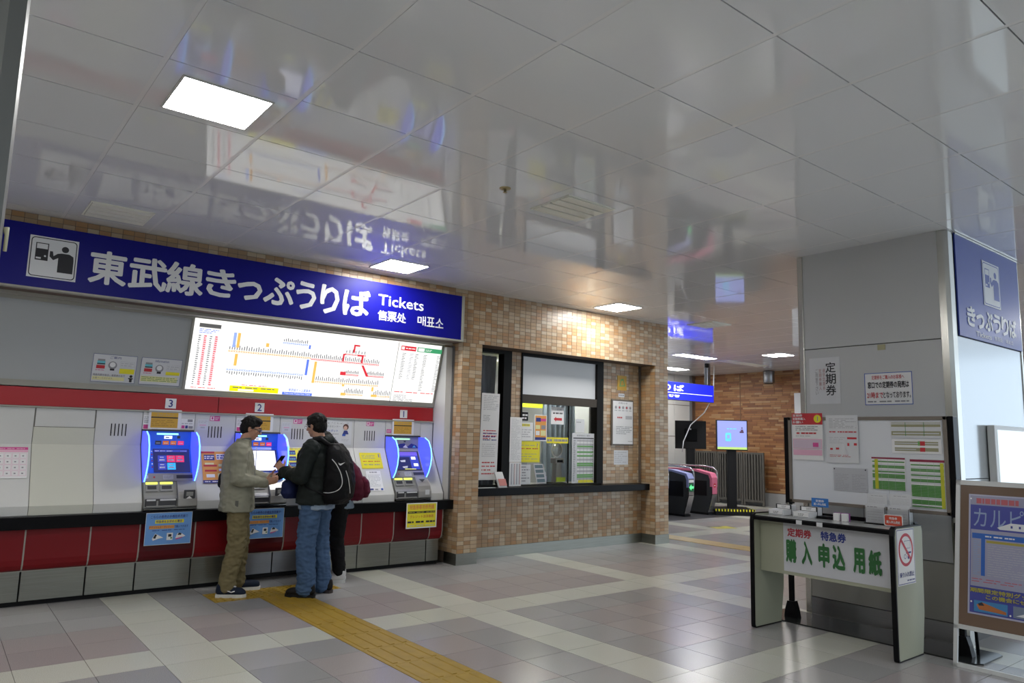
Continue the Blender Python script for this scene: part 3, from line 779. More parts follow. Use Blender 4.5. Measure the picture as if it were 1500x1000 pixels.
    b = B(); b.prism([(xl, 7.885, 1.06), (xl, 7.815, 0.93), (xl, 7.785, 0.90), (xl, 7.785, 0.815), (xl, 7.95, 0.815), (xl, 8.0, 1.06)], (xm-xl, 0, 0), MGREY); cu_ = b.build('cash_unit', t)
    b = B(); b.prism([(xm+0.002, 7.875, 1.065), (xm+0.002, 7.795, 0.965), (xm+0.002, 7.765, 0.90), (xm+0.002, 7.765, 0.83), (xm+0.002, 7.78, 0.815), (xm+0.002, 7.95, 0.815), (xm+0.002, 8.0, 1.065)], (xr-xm, 0, 0), MSILV); ca_ = b.build('card_unit', t)
    nrm = Vector((0, -0.13, 0.07)).normalized(); dn = Vector((0, -0.07, -0.13)).normalized()
    for k, (xo, w) in enumerate(((0.02, 0.105), (0.15, 0.115))):
        s = Sheet(Vector((xl+xo, 7.885, 1.06))+dn*0.006+nrm*0.001, (1, 0, 0), dn, w, 0.022, LEDY, 0.008); s.build('slot_light', cu_)
        b = B(); o = Vector((0, 7.885, 1.06))+dn*0.034
        b.prism([Vector((xl+xo, o.y, o.z)), Vector((xl+xo, o.y, o.z))+dn*0.07, Vector((xl+xo+w, o.y, o.z))+dn*0.07, Vector((xl+xo+w, o.y, o.z))], nrm*0.012, MGREY)
        b.prism([Vector((xl+xo+0.012, o.y, o.z))+dn*0.012, Vector((xl+xo+0.012, o.y, o.z))+dn*0.05, Vector((xl+xo+w-0.012, o.y, o.z))+dn*0.05, Vector((xl+xo+w-0.012, o.y, o.z))+dn*0.012], nrm*0.0135, MDARK)
        b.build('bill_slot', cu_)
    b = B(); b.bbox(xl+0.01, xm-0.008, 7.775, 7.79, 0.832, 0.905, MDARK, 0.003)
    b.bbox(xl+0.02, xl+0.10, 7.768, 7.78, 0.885, 0.90, PAPERG, 0.002); b.bbox(xl+0.14, xm-0.02, 7.768, 7.78, 0.885, 0.90, PAPERG, 0.002); b.box(xl+0.11, xl+0.125, 7.77, 7.78, 0.835, 0.885, MGREY)
    b.bbox(xl+0.02, xm-0.02, 7.762, 7.78, 0.826, 0.838, MGREY, 0.003)
    b.build('coin_tray', cu_)
    b = B()
    if no != 1:
        b.bbox(xm+0.05, xm+0.155, 7.757, 7.775, 0.90, 0.985, MDARK, 0.004); b.bbox(xm+0.07, xm+0.135, 7.753, 7.76, 0.925, 0.965, MGREY, 0.002)
        b.add([(xm+0.10, 7.7525, 0.925), (xm+0.07, 7.7525, 0.90), (xm+0.13, 7.7525, 0.90)], [(0, 1, 2)], PAPER)
    else:
        b.add([(xm+0.03, 7.83, 1.045), (xm+0.07, 7.805, 1.01), (xm+0.12, 7.83, 1.045)], [(0, 1, 2)], MDARK)
        b.bbox(xm+0.09, xm+0.15, 7.757, 7.766, 0.86, 0.92, PAPERG, 0.002)
    b.build('card_slot', ca_)
    B().box(xl, xr, 7.775, 7.9, 0.789, 0.815, BLACK).box(xl, xr, 7.77, 7.776, 0.803, 0.807, CHROME).build('base_strip', t)
    return t
machine(1.685, 3, 'ticket machine with blue face and dark menu screen, left under number 3')
machine(2.61, 2, 'ticket machine with blank white screen between the standing men, under number 2')
machine(4.445, 1, 'ticket machine with silver face and blue glowing side fins, under number 1')

MW = {'3': 'leftmost ticket machine', '2': 'machine the men are using', '1': 'silver ticket machine by the tiled pillar'}
# ---- number plates and header notices
for xc, n in ((1.935, '3'), (2.857, '2'), (4.69, '1')):
    s = wall_sheet(xc-0.052, 1.893, 0.104, 0.102, PAPER, 8.094, 0.003); s.text(n, 0.5, 0.14, 0.72, INKN, 0.015, 'C')
    notice('number_plate', 'white square number plate on red band above the '+MW[n], 'number plate', s, 'number plates over the ticket machines')
for xc, n in ((1.893, '3'), (2.865, '2'), (4.69, '1')):
    s = wall_sheet(xc-0.155, 1.775, 0.31, 0.20, PAPER, 8.092, 0.003); s.r(0.07, 0.07, 0.90, 0.92, AMBER)
    s.r(0.07, 0.37, 0.90, 0.43, INK); s.lines(0.2, 0.12, 0.8, 0.16, 1, INKG); s.text('きっぷ・チャージ', 0.5, 0.2, 0.13, INKG, 0.0, 'C', 0.5); s.lines(0.1, 0.5, 0.8, 0.85, 4, mat('ink_brown', (0.35, 0.18, 0.03), 0.6), 0.3, 5)
    notice('header_notice', 'amber notice on a white card above the '+MW[n], 'notice', s, 'amber notices above the machines')
for xa, n in ((1.692, 3), (2.62, 2)):
    s = wall_sheet(xa, 1.715, 0.082, 0.145, PAPER, 8.1); s.r(0.05, 0.66, 0.95, 0.95, INKP); s.lines(0.1, 0.08, 0.9, 0.55, 4, INKG)
    notice('sticker', 'small white and pink label beside amber notice above the '+MW[str(n)], 'label', s)
s = wall_sheet(4.462, 1.645, 0.066, 0.045, INKP, 8.1); s.lines(0.1, 0.2, 0.9, 0.8, 2, PAPER); notice('sticker', 'tiny pink label above the left fin of machine 1', 'label', s)
s = wall_sheet(2.052, 1.69, 0.125, 0.105, PAPER, 8.1); s.r(0.5, 0.05, 0.9, 0.3, INKG); s.r(0.05, 0.65, 0.3, 0.95, INKP); s.r(0.35, 0.65, 0.55, 0.95, INKN); s.r(0.6, 0.7, 0.95, 0.95, INKG); s.lines(0.05, 0.4, 0.9, 0.55, 1, INKG)
notice('sticker', 'small label of tiny logos right of the notice over machine 3', 'label', s)
for xa, w in ((2.338, '2.6'), (3.26, '3.5'), (4.179, '4.4')):
    s = wall_sheet(xa, 1.73, 0.103, 0.053, INKP, 8.1); s.r(0.06, 0.12, 0.42, 0.88, PAPER); s.r(0.15, 0.2, 0.33, 0.7, INKP); s.lines(0.5, 0.2, 0.92, 0.8, 3, PAPER)
    nm = {'2.6': 'pink sticker with white square above speaker slots right of machine 3', '3.5': 'pink sticker with white square above speaker slots between the men', '4.4': 'pink sticker with white square above speaker slots left of machine 1'}[w]
    notice('sticker', nm, 'sticker', s, 'pink stickers above the speaker slots')
for xa, w in ((2.215, 'left'), (3.125, 'right')):
    s = wall_sheet(xa, 1.69, 0.11, 0.11, PAPERG, 8.1); s.lines(0.1, 0.1, 0.9, 0.35, 2, INKL); s.r(0.2, 0.5, 0.8, 0.6, PINKL); s.r(0.3, 0.7, 0.7, 0.85, INKL)
    notice('sticker', 'pale small label beside the %s machine speaker slots' % ('third' if w == 'left' else 'second'), 'label', s)
# calendar at far left
s = slope_sheet(0.50, 1.378, 0.24, 0.31, PAPER); s.r(0, 0, 1, 0.09, INKP); s.r(0, 0.10, 1, 0.17, PINKL); s.lines(0.1, 0.02, 0.9, 0.08, 1, PINKL)
for i in range(4):
    for j in range(4):
        s.frame(0.03+j*0.24, 0.2+i*0.19, 0.25+j*0.24, 0.37+i*0.19, 0.002, PINKL); s.r(0.1+j*0.24, 0.27+i*0.19, 0.16+j*0.24, 0.31+i*0.19, INKG)
notice('wall_calendar', 'pink and white timetable sheet on the sloping panel at far left', 'notice', s)
# orange poster right of machine 3
s = slope_sheet(2.262, 1.352, 0.30, 0.365, ORA); s.r(0.0, 0, 0.45, 0.06, INKR); s.r(0.08, 0.10, 0.44, 0.28, INKN); s.lines(0.1, 0.13, 0.42, 0.25, 2, PAPER, 0.6); s.r(0.5, 0.08, 0.97, 0.26, PAPER); s.lines(0.52, 0.1, 0.95, 0.24, 2, INKN, 0.6)
s.r(0.05, 0.42, 0.5, 0.48, INKR); s.r(0.1, 0.36, 0.4, 0.42, YELL); s.r(0.55, 0.4, 0.95, 0.48, YELL); s.r(0.08, 0.58, 0.48, 0.64, INKR); s.r(0.55, 0.55, 0.95, 0.62, PAPER); s.r(0.12, 0.72, 0.40, 0.82, PAPER); s.r(0.5, 0.7, 0.92, 0.82, YELL); s.r(0, 0.90, 1, 1, INKN); s.lines(0.05, 0.92, 0.9, 0.98, 1, PAPER)
notice('poster', 'orange poster with navy blocks on the slope right of machine 3', 'poster', s)
# yellow grid poster between the men
s = slope_sheet(3.185, 1.40, 0.26, 0.27, YEL)
for i in range(3):
    for j in range(2): s.r(0.06+j*0.48, 0.12+i*0.28, 0.40+j*0.48, 0.32+i*0.28, INKN); s.lines(0.10+j*0.48, 0.2+i*0.28, 0.36+j*0.48, 0.28+i*0.28, 1, CYAN)
    s.disc(0.48, 0.22+i*0.28, 0.02, ORA)
s.lines(0.2, 0.02, 0.8, 0.08, 1, INKG)
notice('poster', 'yellow poster with six dark pictures between the two men', 'poster', s)
# white illustrated poster
s = wall_sheet(3.56, 1.728, 0.43, 0.285, PAPERG, 8.1, 0.003); s.frame(0, 0, 1, 1, 0.002, INKL)
s.text('多様な「ことば」で', 0.05, 0.06, 0.08, INKG, 0.01, 'L', 0.85); s.text('ご案内するセンター', 0.05, 0.2, 0.08, INKG, 0.01, 'L', 0.6); s.text('チャットボット', 0.06, 0.37, 0.1, INKB, 0.01, 'L', 0.52); s.lines(0.05, 0.52, 0.6, 0.58, 1, INKG); s.lines(0.3, 0.68, 0.55, 0.95, 5, INKG, 0.4, 3)
s.disc(0.81, 0.25, 0.085, mat('ink_brown2', (0.10, 0.04, 0.03), 0.6)); s.disc(0.80, 0.29, 0.055, mat('print_skin', (0.65, 0.42, 0.33), 0.6)); s.poly([(0.76, 0.40), (0.86, 0.40), (0.90, 0.55), (0.72, 0.55)], INKN); s.r(0.71, 0.55, 0.81, 0.63, INKB); s.lines(0.7, 0.75, 0.92, 0.85, 2, INKL)
notice('poster', 'white poster with small drawn girl right of the backpack man', 'poster', s)
# yellow + white notices left of machine 1
s = slope_sheet(4.083, 1.352, 0.285, 0.21, YEL); s.frame(0.03, 0.04, 0.97, 0.96, 0.002, AMBER); s.lines(0.08, 0.12, 0.7, 0.4, 3, INKG, 0.35, 4); s.lines(0.1, 0.5, 0.9, 0.6, 1, INKR); s.lines(0.12, 0.7, 0.85, 0.82, 1, INKG); s.r(0.86, 0.08, 0.92, 0.3, INKG)
notice('notice_sheet', 'yellow notice on the white slope left of machine 1', 'notice', s)
s = slope_sheet(4.12, 1.142, 0.195, 0.26, PAPER); s.lines(0.25, 0.03, 0.75, 0.12, 1, INKG, 0.7); s.lines(0.08, 0.18, 0.92, 0.8, 9, INKL, 0.4, 6); s.r(0.05, 0.88, 0.3, 0.96, INKN); s.r(0.4, 0.9, 0.6, 0.96, INKG); s.r(0.8, 0.88, 0.95, 0.97, INKB)
notice('notice_sheet', 'white text notice below the yellow one beside machine 1', 'notice', s)
# notices hanging on the black ledge
for xa, lab in ((1.712, 'light blue notice with train pictures hanging under machine 3'), (2.645, 'light blue notice with train pictures half behind the khaki trousers')):
    s = Sheet((xa, 7.714, 0.778), (1, 0, 0), (0, 0.012, -1), 0.42, 0.305, SKYB, 0.002, PAPERG, 0.004)
    s.text('こちらの券売の多機能券売機で', 0.5, 0.08, 0.10, INKN, 0.01, 'C', 0.8); s.r(0.2, 0.225, 0.82, 0.335, YEL); s.text('特急券をお求めの場合', 0.5, 0.24, 0.08, INKN, 0.02, 'C', 0.56)
    s.r(0.08, 0.40, 0.62, 0.50, ORA); s.text('チケットレス・クレジットで購入できます', 0.5, 0.41, 0.075, INKN, 0.01, 'C', 0.84); s.lines(0.15, 0.53, 0.85, 0.57, 1, INKN)
    s.poly([(0.16, 0.80), (0.22, 0.64), (0.30, 0.70), (0.40, 0.78), (0.30, 0.80), (0.18, 0.86)], PAPER); s.poly([(0.18, 0.78), (0.22, 0.66), (0.26, 0.68), (0.23, 0.80)], INK)
    s.r(0.47, 0.64, 0.60, 0.86, PAPER); s.r(0.50, 0.68, 0.57, 0.76, INK); s.r(0.55, 0.78, 0.59, 0.82, INKGR)
    s.poly([(0.66, 0.80), (0.70, 0.66), (0.78, 0.66), (0.88, 0.76), (0.80, 0.80), (0.68, 0.86)], PAPER); s.poly([(0.70, 0.72), (0.73, 0.65), (0.79, 0.67), (0.78, 0.72)], INK); s.poly([(0.66, 0.82), (0.82, 0.78), (0.80, 0.81), (0.68, 0.86)], INKP)
    notice('hanging_notice', lab, 'notice', s, 'notices hanging from the ledge')
s = Sheet((4.568, 7.714, 0.77), (1, 0, 0), (0, 0.012, -1), 0.43, 0.30, PAPER, 0.002)
s.r(0.03, 0.04, 0.97, 0.95, YEL); s.text('特急券専用券売機', 0.5, 0.08, 0.18, ORA, 0.04, 'C', 0.8); s.r(0.05, 0.33, 0.94, 0.41, INK); s.lines(0.08, 0.345, 0.92, 0.40, 1, YEL, 0.3); s.text('クレジット決済専用', 0.5, 0.48, 0.12, INKR, 0.0, 'C', 0.76); s.lines(0.05, 0.70, 0.94, 0.80, 1, INK, 0.7); s.lines(0.1, 0.86, 0.9, 0.91, 1, INKL)
notice('hanging_notice', 'yellow notice with orange heading hanging under machine 1', 'notice', s, 'notices hanging from the ledge')
# information sheets on the blank panel
for xa, xb, lab, ttl in ((1.185, 1.575, 'white guide sheet with train fronts and a small figure, left of its pair', 'ご案内'), (1.612, 2.0, 'white Information sheet with train fronts beside the fare map', 'Information')):
    h_ = 0.27; zt = 2.292
    s = Sheet((xa, tilt(zt)-0.004, zt), (1, 0, 0), TVn, xb-xa, h_*TH/0.725, PAPERG, 0.002, mat('ink_slate', (0.12, 0.14, 0.30), 0.6), 0.004)
    s.text(ttl, 0.5, 0.06, 0.09, mat('ink_slate', (0.1, 0.1, 0.3)), 0.01, 'C', 0.25 if ttl[0] == 'ご' else 0.33)
    s.r(0.10, 0.24, 0.28, 0.33, CYAN); s.r(0.11, 0.18, 0.27, 0.25, INKG); s.r(0.10, 0.33, 0.28, 0.37, INK); s.r(0.09, 0.40, 0.28, 0.52, INKR); s.lines(0.08, 0.55, 0.27, 0.6, 1, INKP)
    s.disc(0.45, 0.38, 0.1, mat('ink_grey', (0.2, 0.2, 0.2))); s.disc(0.45, 0.36, 0.065, PAPER); s.r(0.40, 0.50, 0.50, 0.57, INK)
    s.frame(0.62, 0.22, 0.95, 0.42, 0.002, INKL); s.lines(0.64, 0.25, 0.92, 0.4, 2, INKL); s.r(0.62, 0.48, 0.96, 0.66 if ttl[0] == 'ご' else 0.60, YEL)
    if ttl[0] == 'ご':
        s.text('特急列車を除き、乗車券のみで', 0.04, 0.70, 0.08, INKG, 0.02, 'L', 0.72); s.r(0.03, 0.80, 0.75, 0.92, YELL); s.text('お乗りいただけます。', 0.05, 0.82, 0.07, INKG, 0.01, 'L', 0.45)
        s.disc(0.90, 0.74, 0.035, INK); s.r(0.84, 0.80, 0.95, 0.84, INK); s.r(0.87, 0.82, 0.93, 0.95, INK)
    else:
        s.r(0.03, 0.68, 0.92, 0.88, YELL); s.lines(0.05, 0.69, 0.95, 0.87, 3, INKGR, 0.3, 7, 0)
    notice('guide_sheet', lab, 'notice', s, 'guide sheets on the blank panel')
# ================================================================== TICKET WINDOW
FB_ = mat('window_frame_black', (0.008, 0.007, 0.006), 0.4, spec=0.12)
FBR = mat('window_frame_brown', (0.05, 0.04, 0.03), 0.4, spec=0.2)
def wframe(n, x0, x1, z0, z1, w=(0.03, 0.03, 0.04, 0.03), depth=(7.90, 8.02), m_=FB_):
    b = B(); l, r, t, bt_ = w
    b.box(x0, x0+l, depth[0], depth[1], z0, z1, m_); b.box(x1-r, x1, depth[0], depth[1], z0, z1, m_)
    b.box(x0+l, x1-r, depth[0], depth[1], z1-t, z1, m_); b.box(x0+l, x1-r, depth[0], depth[1], z0, z0+bt_, m_)
    return b.build(n, None, 'structure')
w1 = wframe('window_1', 5.60, 6.27, 0.92, 2.775, (0.03, 0.14, 0.05, 0.02), (7.90, 8.03))
B().box(5.63, 6.13, 7.965, 7.971, 0.94, 2.725, GLASS).build('pane', w1)
w2 = wframe('window_2', 6.45, 8.08, 0.925, 2.775, (0.022, 0.135, 0.045, 0.012), (7.895, 8.03))
B().box(6.472, 7.945, 7.90, 7.99, 2.07, 2.19, FBR).build('transom', w2)
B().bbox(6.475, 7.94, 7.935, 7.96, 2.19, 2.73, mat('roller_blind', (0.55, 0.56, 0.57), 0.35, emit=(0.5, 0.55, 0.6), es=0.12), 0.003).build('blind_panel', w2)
B().box(6.472, 7.945, 7.955, 7.960, 0.935, 2.07, GLASS).build('pane', w2)
B().box(7.42, 7.435, 7.965, 7.985, 0.935, 2.07, FB_).build('mullion', w2)
ctr = tag(B().bbox(5.552, 8.968, 7.735, 8.05, 0.818, 0.915, BLACK, 0.006).build('window_ledge'), 'black glossy counter ledge under the ticket windows', 'counter')
# ledge continues inside as a desk
tag(B().bbox(5.6, 8.9, 8.13, 8.75, 0.84, 0.90, mat('desk_top', (0.35, 0.34, 0.32), 0.4), 0.004).build('desk'), 'grey desk behind the ticket window glass', 'desk')
# curtains
def curtain(name, x0, x1, y, z0, z1, amp, n, m_, lab):
    nx = n*8; b = B(); vs = []; fs = []
    for j in range(9):
        z = z1-(z1-z0)*j/8
        for i in range(nx+1):
            t = i/nx; vs.append((x0+(x1-x0)*t+0.01*math.sin(j+i*0.2), y+amp*math.sin(2*math.pi*n*t+0.4*math.sin(j*0.7))*(0.7+0.3*j/8), z))
    for j in range(8):
        for i in range(nx): k = j*(nx+1)+i; fs.append((k, k+nx+1, k+nx+2, k+1))
    k0 = len(vs); vs += [(v[0], v[1]+0.006, v[2]) for v in vs[:k0]]; fs += [tuple(q+k0 for q in f[::-1]) for f in fs[:]]
    b.add(vs, fs, m_, True); return tag(b.build(name), lab, 'curtain')
CUR = mat('grey_curtain', (0.22, 0.24, 0.27), 0.8)
curtain('curtain', 5.64, 6.12, 8.07, 0.93, 2.70, 0.02, 5, CUR, 'grey curtain with ruffled top hanging behind the narrow left window')
curtain('curtain', 7.98, 8.72, 9.2, 0.5, 2.4, 0.03, 7, mat('pale_blue_curtain', (0.45, 0.55, 0.62), 0.8), 'pale blue curtain hanging inside the office behind the glass')
# office interior
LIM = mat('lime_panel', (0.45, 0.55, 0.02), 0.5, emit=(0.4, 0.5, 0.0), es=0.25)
tag(B().box(6.9, 8.75, 9.9, 9.94, 2.12, 2.30, LIM).build('lime_band'), 'lime green header band hanging across the office behind the glass', 'band')
t = thing('office_light', 'bright strip light inside the ticket office seen through glass', 'light', (8.0, 9.6, 2.75))
B().box(7.6, 8.8, 9.5, 9.7, 2.74, 2.79, mat('office_lamp', (0.9, 0.9, 0.9), 0.5, emit=(1, 1, 0.97), es=22)).build('tube_cover', t)
B().box(7.0, 8.0, 9.0, 9.15, 2.74, 2.79, mat('office_lamp')).build('tube_cover', t)
t = thing('office_cabinet', 'cream office cabinet standing under the lime green band', 'cabinet', (7.65, 9.85, 0))
B().bbox(7.3, 8.0, 9.6, 10.1, 0.0, 1.75, mat('cabinet_cream', (0.45, 0.45, 0.40), 0.5), 0.01).build('body', t)
B().bbox(7.32, 7.98, 9.58, 9.6, 0.1, 1.7, mat('cabinet_door', (0.38, 0.39, 0.38), 0.5), 0.004).build('door', t)
tag(B().bbox(8.30, 8.62, 8.4, 8.44, 0.0, 2.1, mat('dark_partition', (0.10, 0.10, 0.09), 0.5), 0.01).build('partition'), 'dark partition panel inside office at right of window', 'partition')
# items seen through the glass / stuck on it
def gsheet(x, z, w, h, m_, y=7.952, th=0.0012): return Sheet((x, y, z), (1, 0, 0), (0, 0, -1), w, h, m_, th)
s = Sheet((5.772, 7.905, 2.168), (1, 0, 0), (-0.02, 0, -1), 0.305, 1.155, PAPER, 0.001)
s.lines(0.12, 0.02, 0.95, 0.2, 9, INKL, 0.35, 1); s.lines(0.12, 0.25, 0.5, 0.33, 4, INKG, 0.3, 2); s.lines(0.15, 0.42, 0.9, 0.54, 4, INKR, 0.35, 3); s.lines(0.15, 0.45, 0.9, 0.56, 3, INKN, 0.3, 8); s.lines(0.12, 0.58, 0.85, 0.74, 7, INKL, 0.3, 4); s.lines(0.15, 0.78, 0.9, 0.95, 4, INKR, 0.3, 5)
notice('long_notice', 'long white notice strip hanging over the grey curtain window', 'notice', s)
s = Sheet((6.258, 7.893, 1.862), (1, 0, 0), (0, 0, -1), 0.21, 0.615, PAPER, 0.001); s.lines(0.1, 0.03, 0.9, 0.95, 34, INKL, 0.35, 11); notice('long_notice', 'tall white notice strip left of the yellow sheet, upper', 'notice', s)
s = Sheet((6.262, 7.893, 1.243), (1, 0, 0), (0, 0, -1), 0.21, 0.32, PAPER, 0.001)
for k in range(4): s.r(0.14+k*0.22, 0.05, 0.19+k*0.22, 0.93, INKG)
for k in range(4): s.r(0.22+k*0.22, 0.05, 0.24+k*0.22, 0.93, INKR if k % 2 else INKN)
notice('long_notice', 'white notice with upright columns of print just above the ledge', 'notice', s)
s = gsheet(6.481, 1.537, 0.375, 0.295, YEL); s.frame(0.02, 0.02, 0.98, 0.98, 0.003, mat('olive_line', (0.35, 0.32, 0.02), 0.6)); s.lines(0.06, 0.15, 0.75, 0.25, 1, INKG, 0.3); s.lines(0.06, 0.3, 0.9, 0.4, 1, INKR, 0.4); s.lines(0.06, 0.55, 0.9, 0.9, 3, INKG, 0.2, 3); s.text('?', 0.84, 0.1, 0.2, INKG, 0.02); notice('notice_sheet', 'bright yellow notice taped to lower left of office glass', 'notice', s)
s = gsheet(6.485, 1.80, 0.235, 0.255, PAPER); s.r(0.05, 0.08, 0.75, 0.22, YEL); s.lines(0.08, 0.1, 0.7, 0.2, 1, INKG); s.lines(0.08, 0.35, 0.9, 0.85, 4, INKL); notice('notice_sheet', 'small white notice with yellow heading above the yellow sheet', 'notice', s)
s = gsheet(6.472, 1.95, 0.16, 0.135, BLACKM); s.frame(0, 0, 1, 1, 0.006, PAPER); s.lines(0.08, 0.2, 0.9, 0.85, 2, PAPER, 0.55); notice('notice_sheet', 'small black notice with white text at upper left of glass', 'notice', s)
s = gsheet(6.745, 1.918, 0.235, 0.375, PAPER); s.r(0.06, 0.04, 0.94, 0.96, ORA); s.r(0.12, 0.12, 0.5, 0.27, INKN); s.r(0.5, 0.15, 0.92, 0.25, INKP); s.r(0.1, 0.4, 0.45, 0.55, YELL); s.r(0.55, 0.4, 0.9, 0.55, mat('ink_grey')); s.r(0.12, 0.62, 0.42, 0.78, PAPER); s.r(0.5, 0.6, 0.9, 0.8, YELL); s.r(0.06, 0.86, 0.94, 0.96, INKN); notice('poster', 'orange and purple poster with white border on office glass', 'poster', s)
s = gsheet(7.06, 2.04, 0.25, 0.25, PAPER); s.text('きっぷ・お忘れ物は', 0.1, 0.08, 0.12, INKG, 0.0, 'L', 0.75); s.lines(0.15, 0.3, 0.9, 0.42, 1, INK, 0.7); s.poly([(0.2, 0.70), (0.38, 0.56), (0.38, 0.63), (0.85, 0.63), (0.85, 0.78), (0.38, 0.78), (0.38, 0.85)], INKR); notice('notice_sheet', 'white notice with red arrow pointing left on office glass', 'notice', s)
s = gsheet(6.98, 1.60, 0.42, 0.085, YEL); s.lines(0.03, 0.25, 0.97, 0.75, 1, INKG, 0.8, 4); notice('notice_sheet', 'narrow yellow strip notice across the middle of office glass', 'notice', s)
s = gsheet(7.55, 1.88, 0.18, 0.20, PAPERG, 7.95); s.lines(0.1, 0.15, 0.6, 0.3, 1, INKG); notice('notice_sheet', 'plain pale notice at upper right behind the timetable sheet', 'notice', s)
s = gsheet(7.482, 1.672, 0.458, 0.74, PAPERG, 7.950); s.text('発車時刻のご案内', 0.5, 0.03, 0.035, INKG, 0.01, 'C', 0.6); s.r(0.05, 0.09, 0.98, 0.11, INK)
for k in range(22): s.r(0.22, 0.135+k*0.038, 0.96, 0.135+k*0.038+0.03, LGREEN if k in (3, 6, 8, 12, 13, 18, 19) else PAPER if k % 2 else INKL)
s.r(0.28, 0.93, 0.96, 0.985, YEL)
for k in range(4): s.r(0.34+k*0.16, 0.12, 0.35+k*0.16, 0.98, INKG)
s.lines(0.05, 0.13, 0.14, 0.96, 24, INKG, 0.5, 2, 0); s.lines(0.90, 0.13, 0.95, 0.96, 24, INKG, 0.5, 3, 0)
notice('timetable', 'green and white striped timetable sheet at right of office glass', 'timetable', s)
s = gsheet(6.48, 1.21, 0.21, 0.27, PAPERG); s.lines(0.05, 0.05, 0.9, 0.9, 6, INKG, 0.45, 12); notice('notice_sheet', 'grey-white leaflet at bottom left corner of office glass', 'notice', s)
s = Sheet((6.72, 7.93, 1.22), (1, 0.1, 0), (0.25, 0, -1), 0.2, 0.28, INKL, 0.002)
for k in range(4): s.r(0.1, 0.05+k*0.24, 0.9, 0.22+k*0.24, mat('slate', (0.09, 0.14, 0.16), 0.4))
notice('leaflet_rack', 'tilted rack of dark grey leaflets beside the bottle', 'rack', s)
# bottle
t = thing('bottle', 'clear plastic pump bottle with white label standing inside the glass', 'bottle', (7.0, 8.12, 0.90))
B().lathe([(0.045, 0), (0.05, 0.01), (0.05, 0.16), (0.042, 0.19), (0.018, 0.215), (0.018, 0.235)], (7.0, 8.12, 0.90), mat('bottle_clear', (0.55, 0.60, 0.66), 0.1), 16).build('body', t)
B().lathe([(0.0505, 0.04), (0.0505, 0.14)], (7.0, 8.12, 0.90), mat('bottle_label', (0.62, 0.62, 0.75), 0.5), 16).build('label_band', t)
b = B(); b.lathe([(0.02, 0.235), (0.02, 0.26), (0.008, 0.265), (0.008, 0.30)], (7.0, 8.12, 0.90), WHITE, 12); b.tube([(7.0, 8.12, 1.2), (6.96, 8.10, 1.2), (6.945, 8.09, 1.185)], 0.006, WHITE, 6); b.build('pump', t); t.location.x += 0.075
# speaking device with round mirror
t = thing('counter_terminal', 'silver upright ticket counter terminal with yellow-green label inside glass', 'terminal', (7.3, 8.15, 0.9))
B().bbox(7.18, 7.42, 8.08, 8.26, 0.90, 0.94, BLACKM, 0.008).build('base', t)
b = B(); b.prism([(7.235, 8.12, 0.94), (7.365, 8.12, 0.94), (7.345, 8.12, 1.22), (7.255, 8.12, 1.22)], (0, 0.09, 0), MSILV); b.build('column', t)
B().bbox(7.215, 7.385, 8.10, 8.22, 1.22, 1.30, MSILV, 0.01).build('head', t)
B().box(7.245, 7.355, 8.094, 8.10, 1.235, 1.27, BLACKM).build('slot', t)
B().box(7.21, 7.39, 8.07, 8.078, 0.955, 1.02, mat('lime_label', (0.55, 0.72, 0.02), 0.5)).build('label_plate', t); t.location.x += 0.08
t = thing('round_mirror', 'round magnifying glass on a bent arm above the terminal', 'mirror', (7.3, 8.2, 1.3))
ring = [(7.31+0.105*math.cos(a), 8.16, 1.45+0.105*math.sin(a)) for a in [2*math.pi*k/24 for k in range(25)]]
b = B(); b.tube(ring, 0.010, PAPERG, 6, False); b.build('rim', t)
B().lathe([(0.1, -0.004), (0.1, 0.004)], (7.31, 8.16, 1.45), mat('lens', (0.55, 0.6, 0.6), 0.1, 0.7), 24, 'Y').build('lens', t)
B().tube([(7.30, 8.2, 1.30), (7.30, 8.2, 1.345)], 0.01, PAPERG, 6).tube([(7.2, 8.2, 1.5), (7.12, 8.25, 1.62), (7.05, 8.25, 1.2)], 0.008, PAPERG, 6).build('arm', t); t.location.x += 0.06; t.location.z -= 0.03
# leaflet box by left window
t = thing('leaflet_stand', 'small white and pink leaflet stand on ledge at narrow window', 'stand', (6.05, 7.82, 0.915))
b = B(); b.prism([(6.02, 7.80, 0.916), (6.16, 7.80, 0.916), (6.10, 7.84, 1.12), (5.97, 7.84, 1.12)], (0.0, 0.02, 0), PAPER); b.build('card', t)
b = B(); b.prism([(6.03, 7.795, 0.94), (6.155, 7.795, 0.94), (6.135, 7.812, 1.03), (6.01, 7.812, 1.03)], (0.0, 0.003, 0), mat('salmon_print', (0.65, 0.25, 0.22), 0.5)); b.build('print', t)
t = tag(B().box(5.65, 5.95, 7.78, 7.86, 0.916, 0.92, PAPER).build('paper_slip'), 'loose paper slip lying on the left end of window ledge', 'paper')
# right wall fittings
t = thing('framed_notice', 'framed white notice with small symbols right of the ticket window', 'notice', (8.5, 7.9, 1.5))
b = B(); b.bbox(8.256, 8.752, 7.885, 7.914, 1.502, 2.212, mat('frame_brown', (0.12, 0.10, 0.08), 0.4), 0.004); b.build('frame', t)
s = Sheet((8.28, 7.884, 2.19), (1, 0, 0), (0, 0, -1), 0.45, 0.665, PAPER, 0.001); s.text('お知らせ', 0.5, 0.02, 0.05, INKG, 0.01, 'C', 0.45)
for k in range(5): s.disc(0.14+k*0.18, 0.15, 0.06, INKL); s.disc(0.14+k*0.18, 0.15, 0.035, INKR if k % 2 else INKG); s.lines(0.08+k*0.18, 0.20, 0.2+k*0.18, 0.24, 1, INKG)
s.r(0.62, 0.34, 0.95, 0.42, INKL); s.lines(0.2, 0.35, 0.45, 0.42, 1, INKR); s.lines(0.15, 0.58, 0.95, 0.78, 5, INKG, 0.3, 2); s.lines(0.75, 0.92, 0.97, 0.95, 1, INKG)
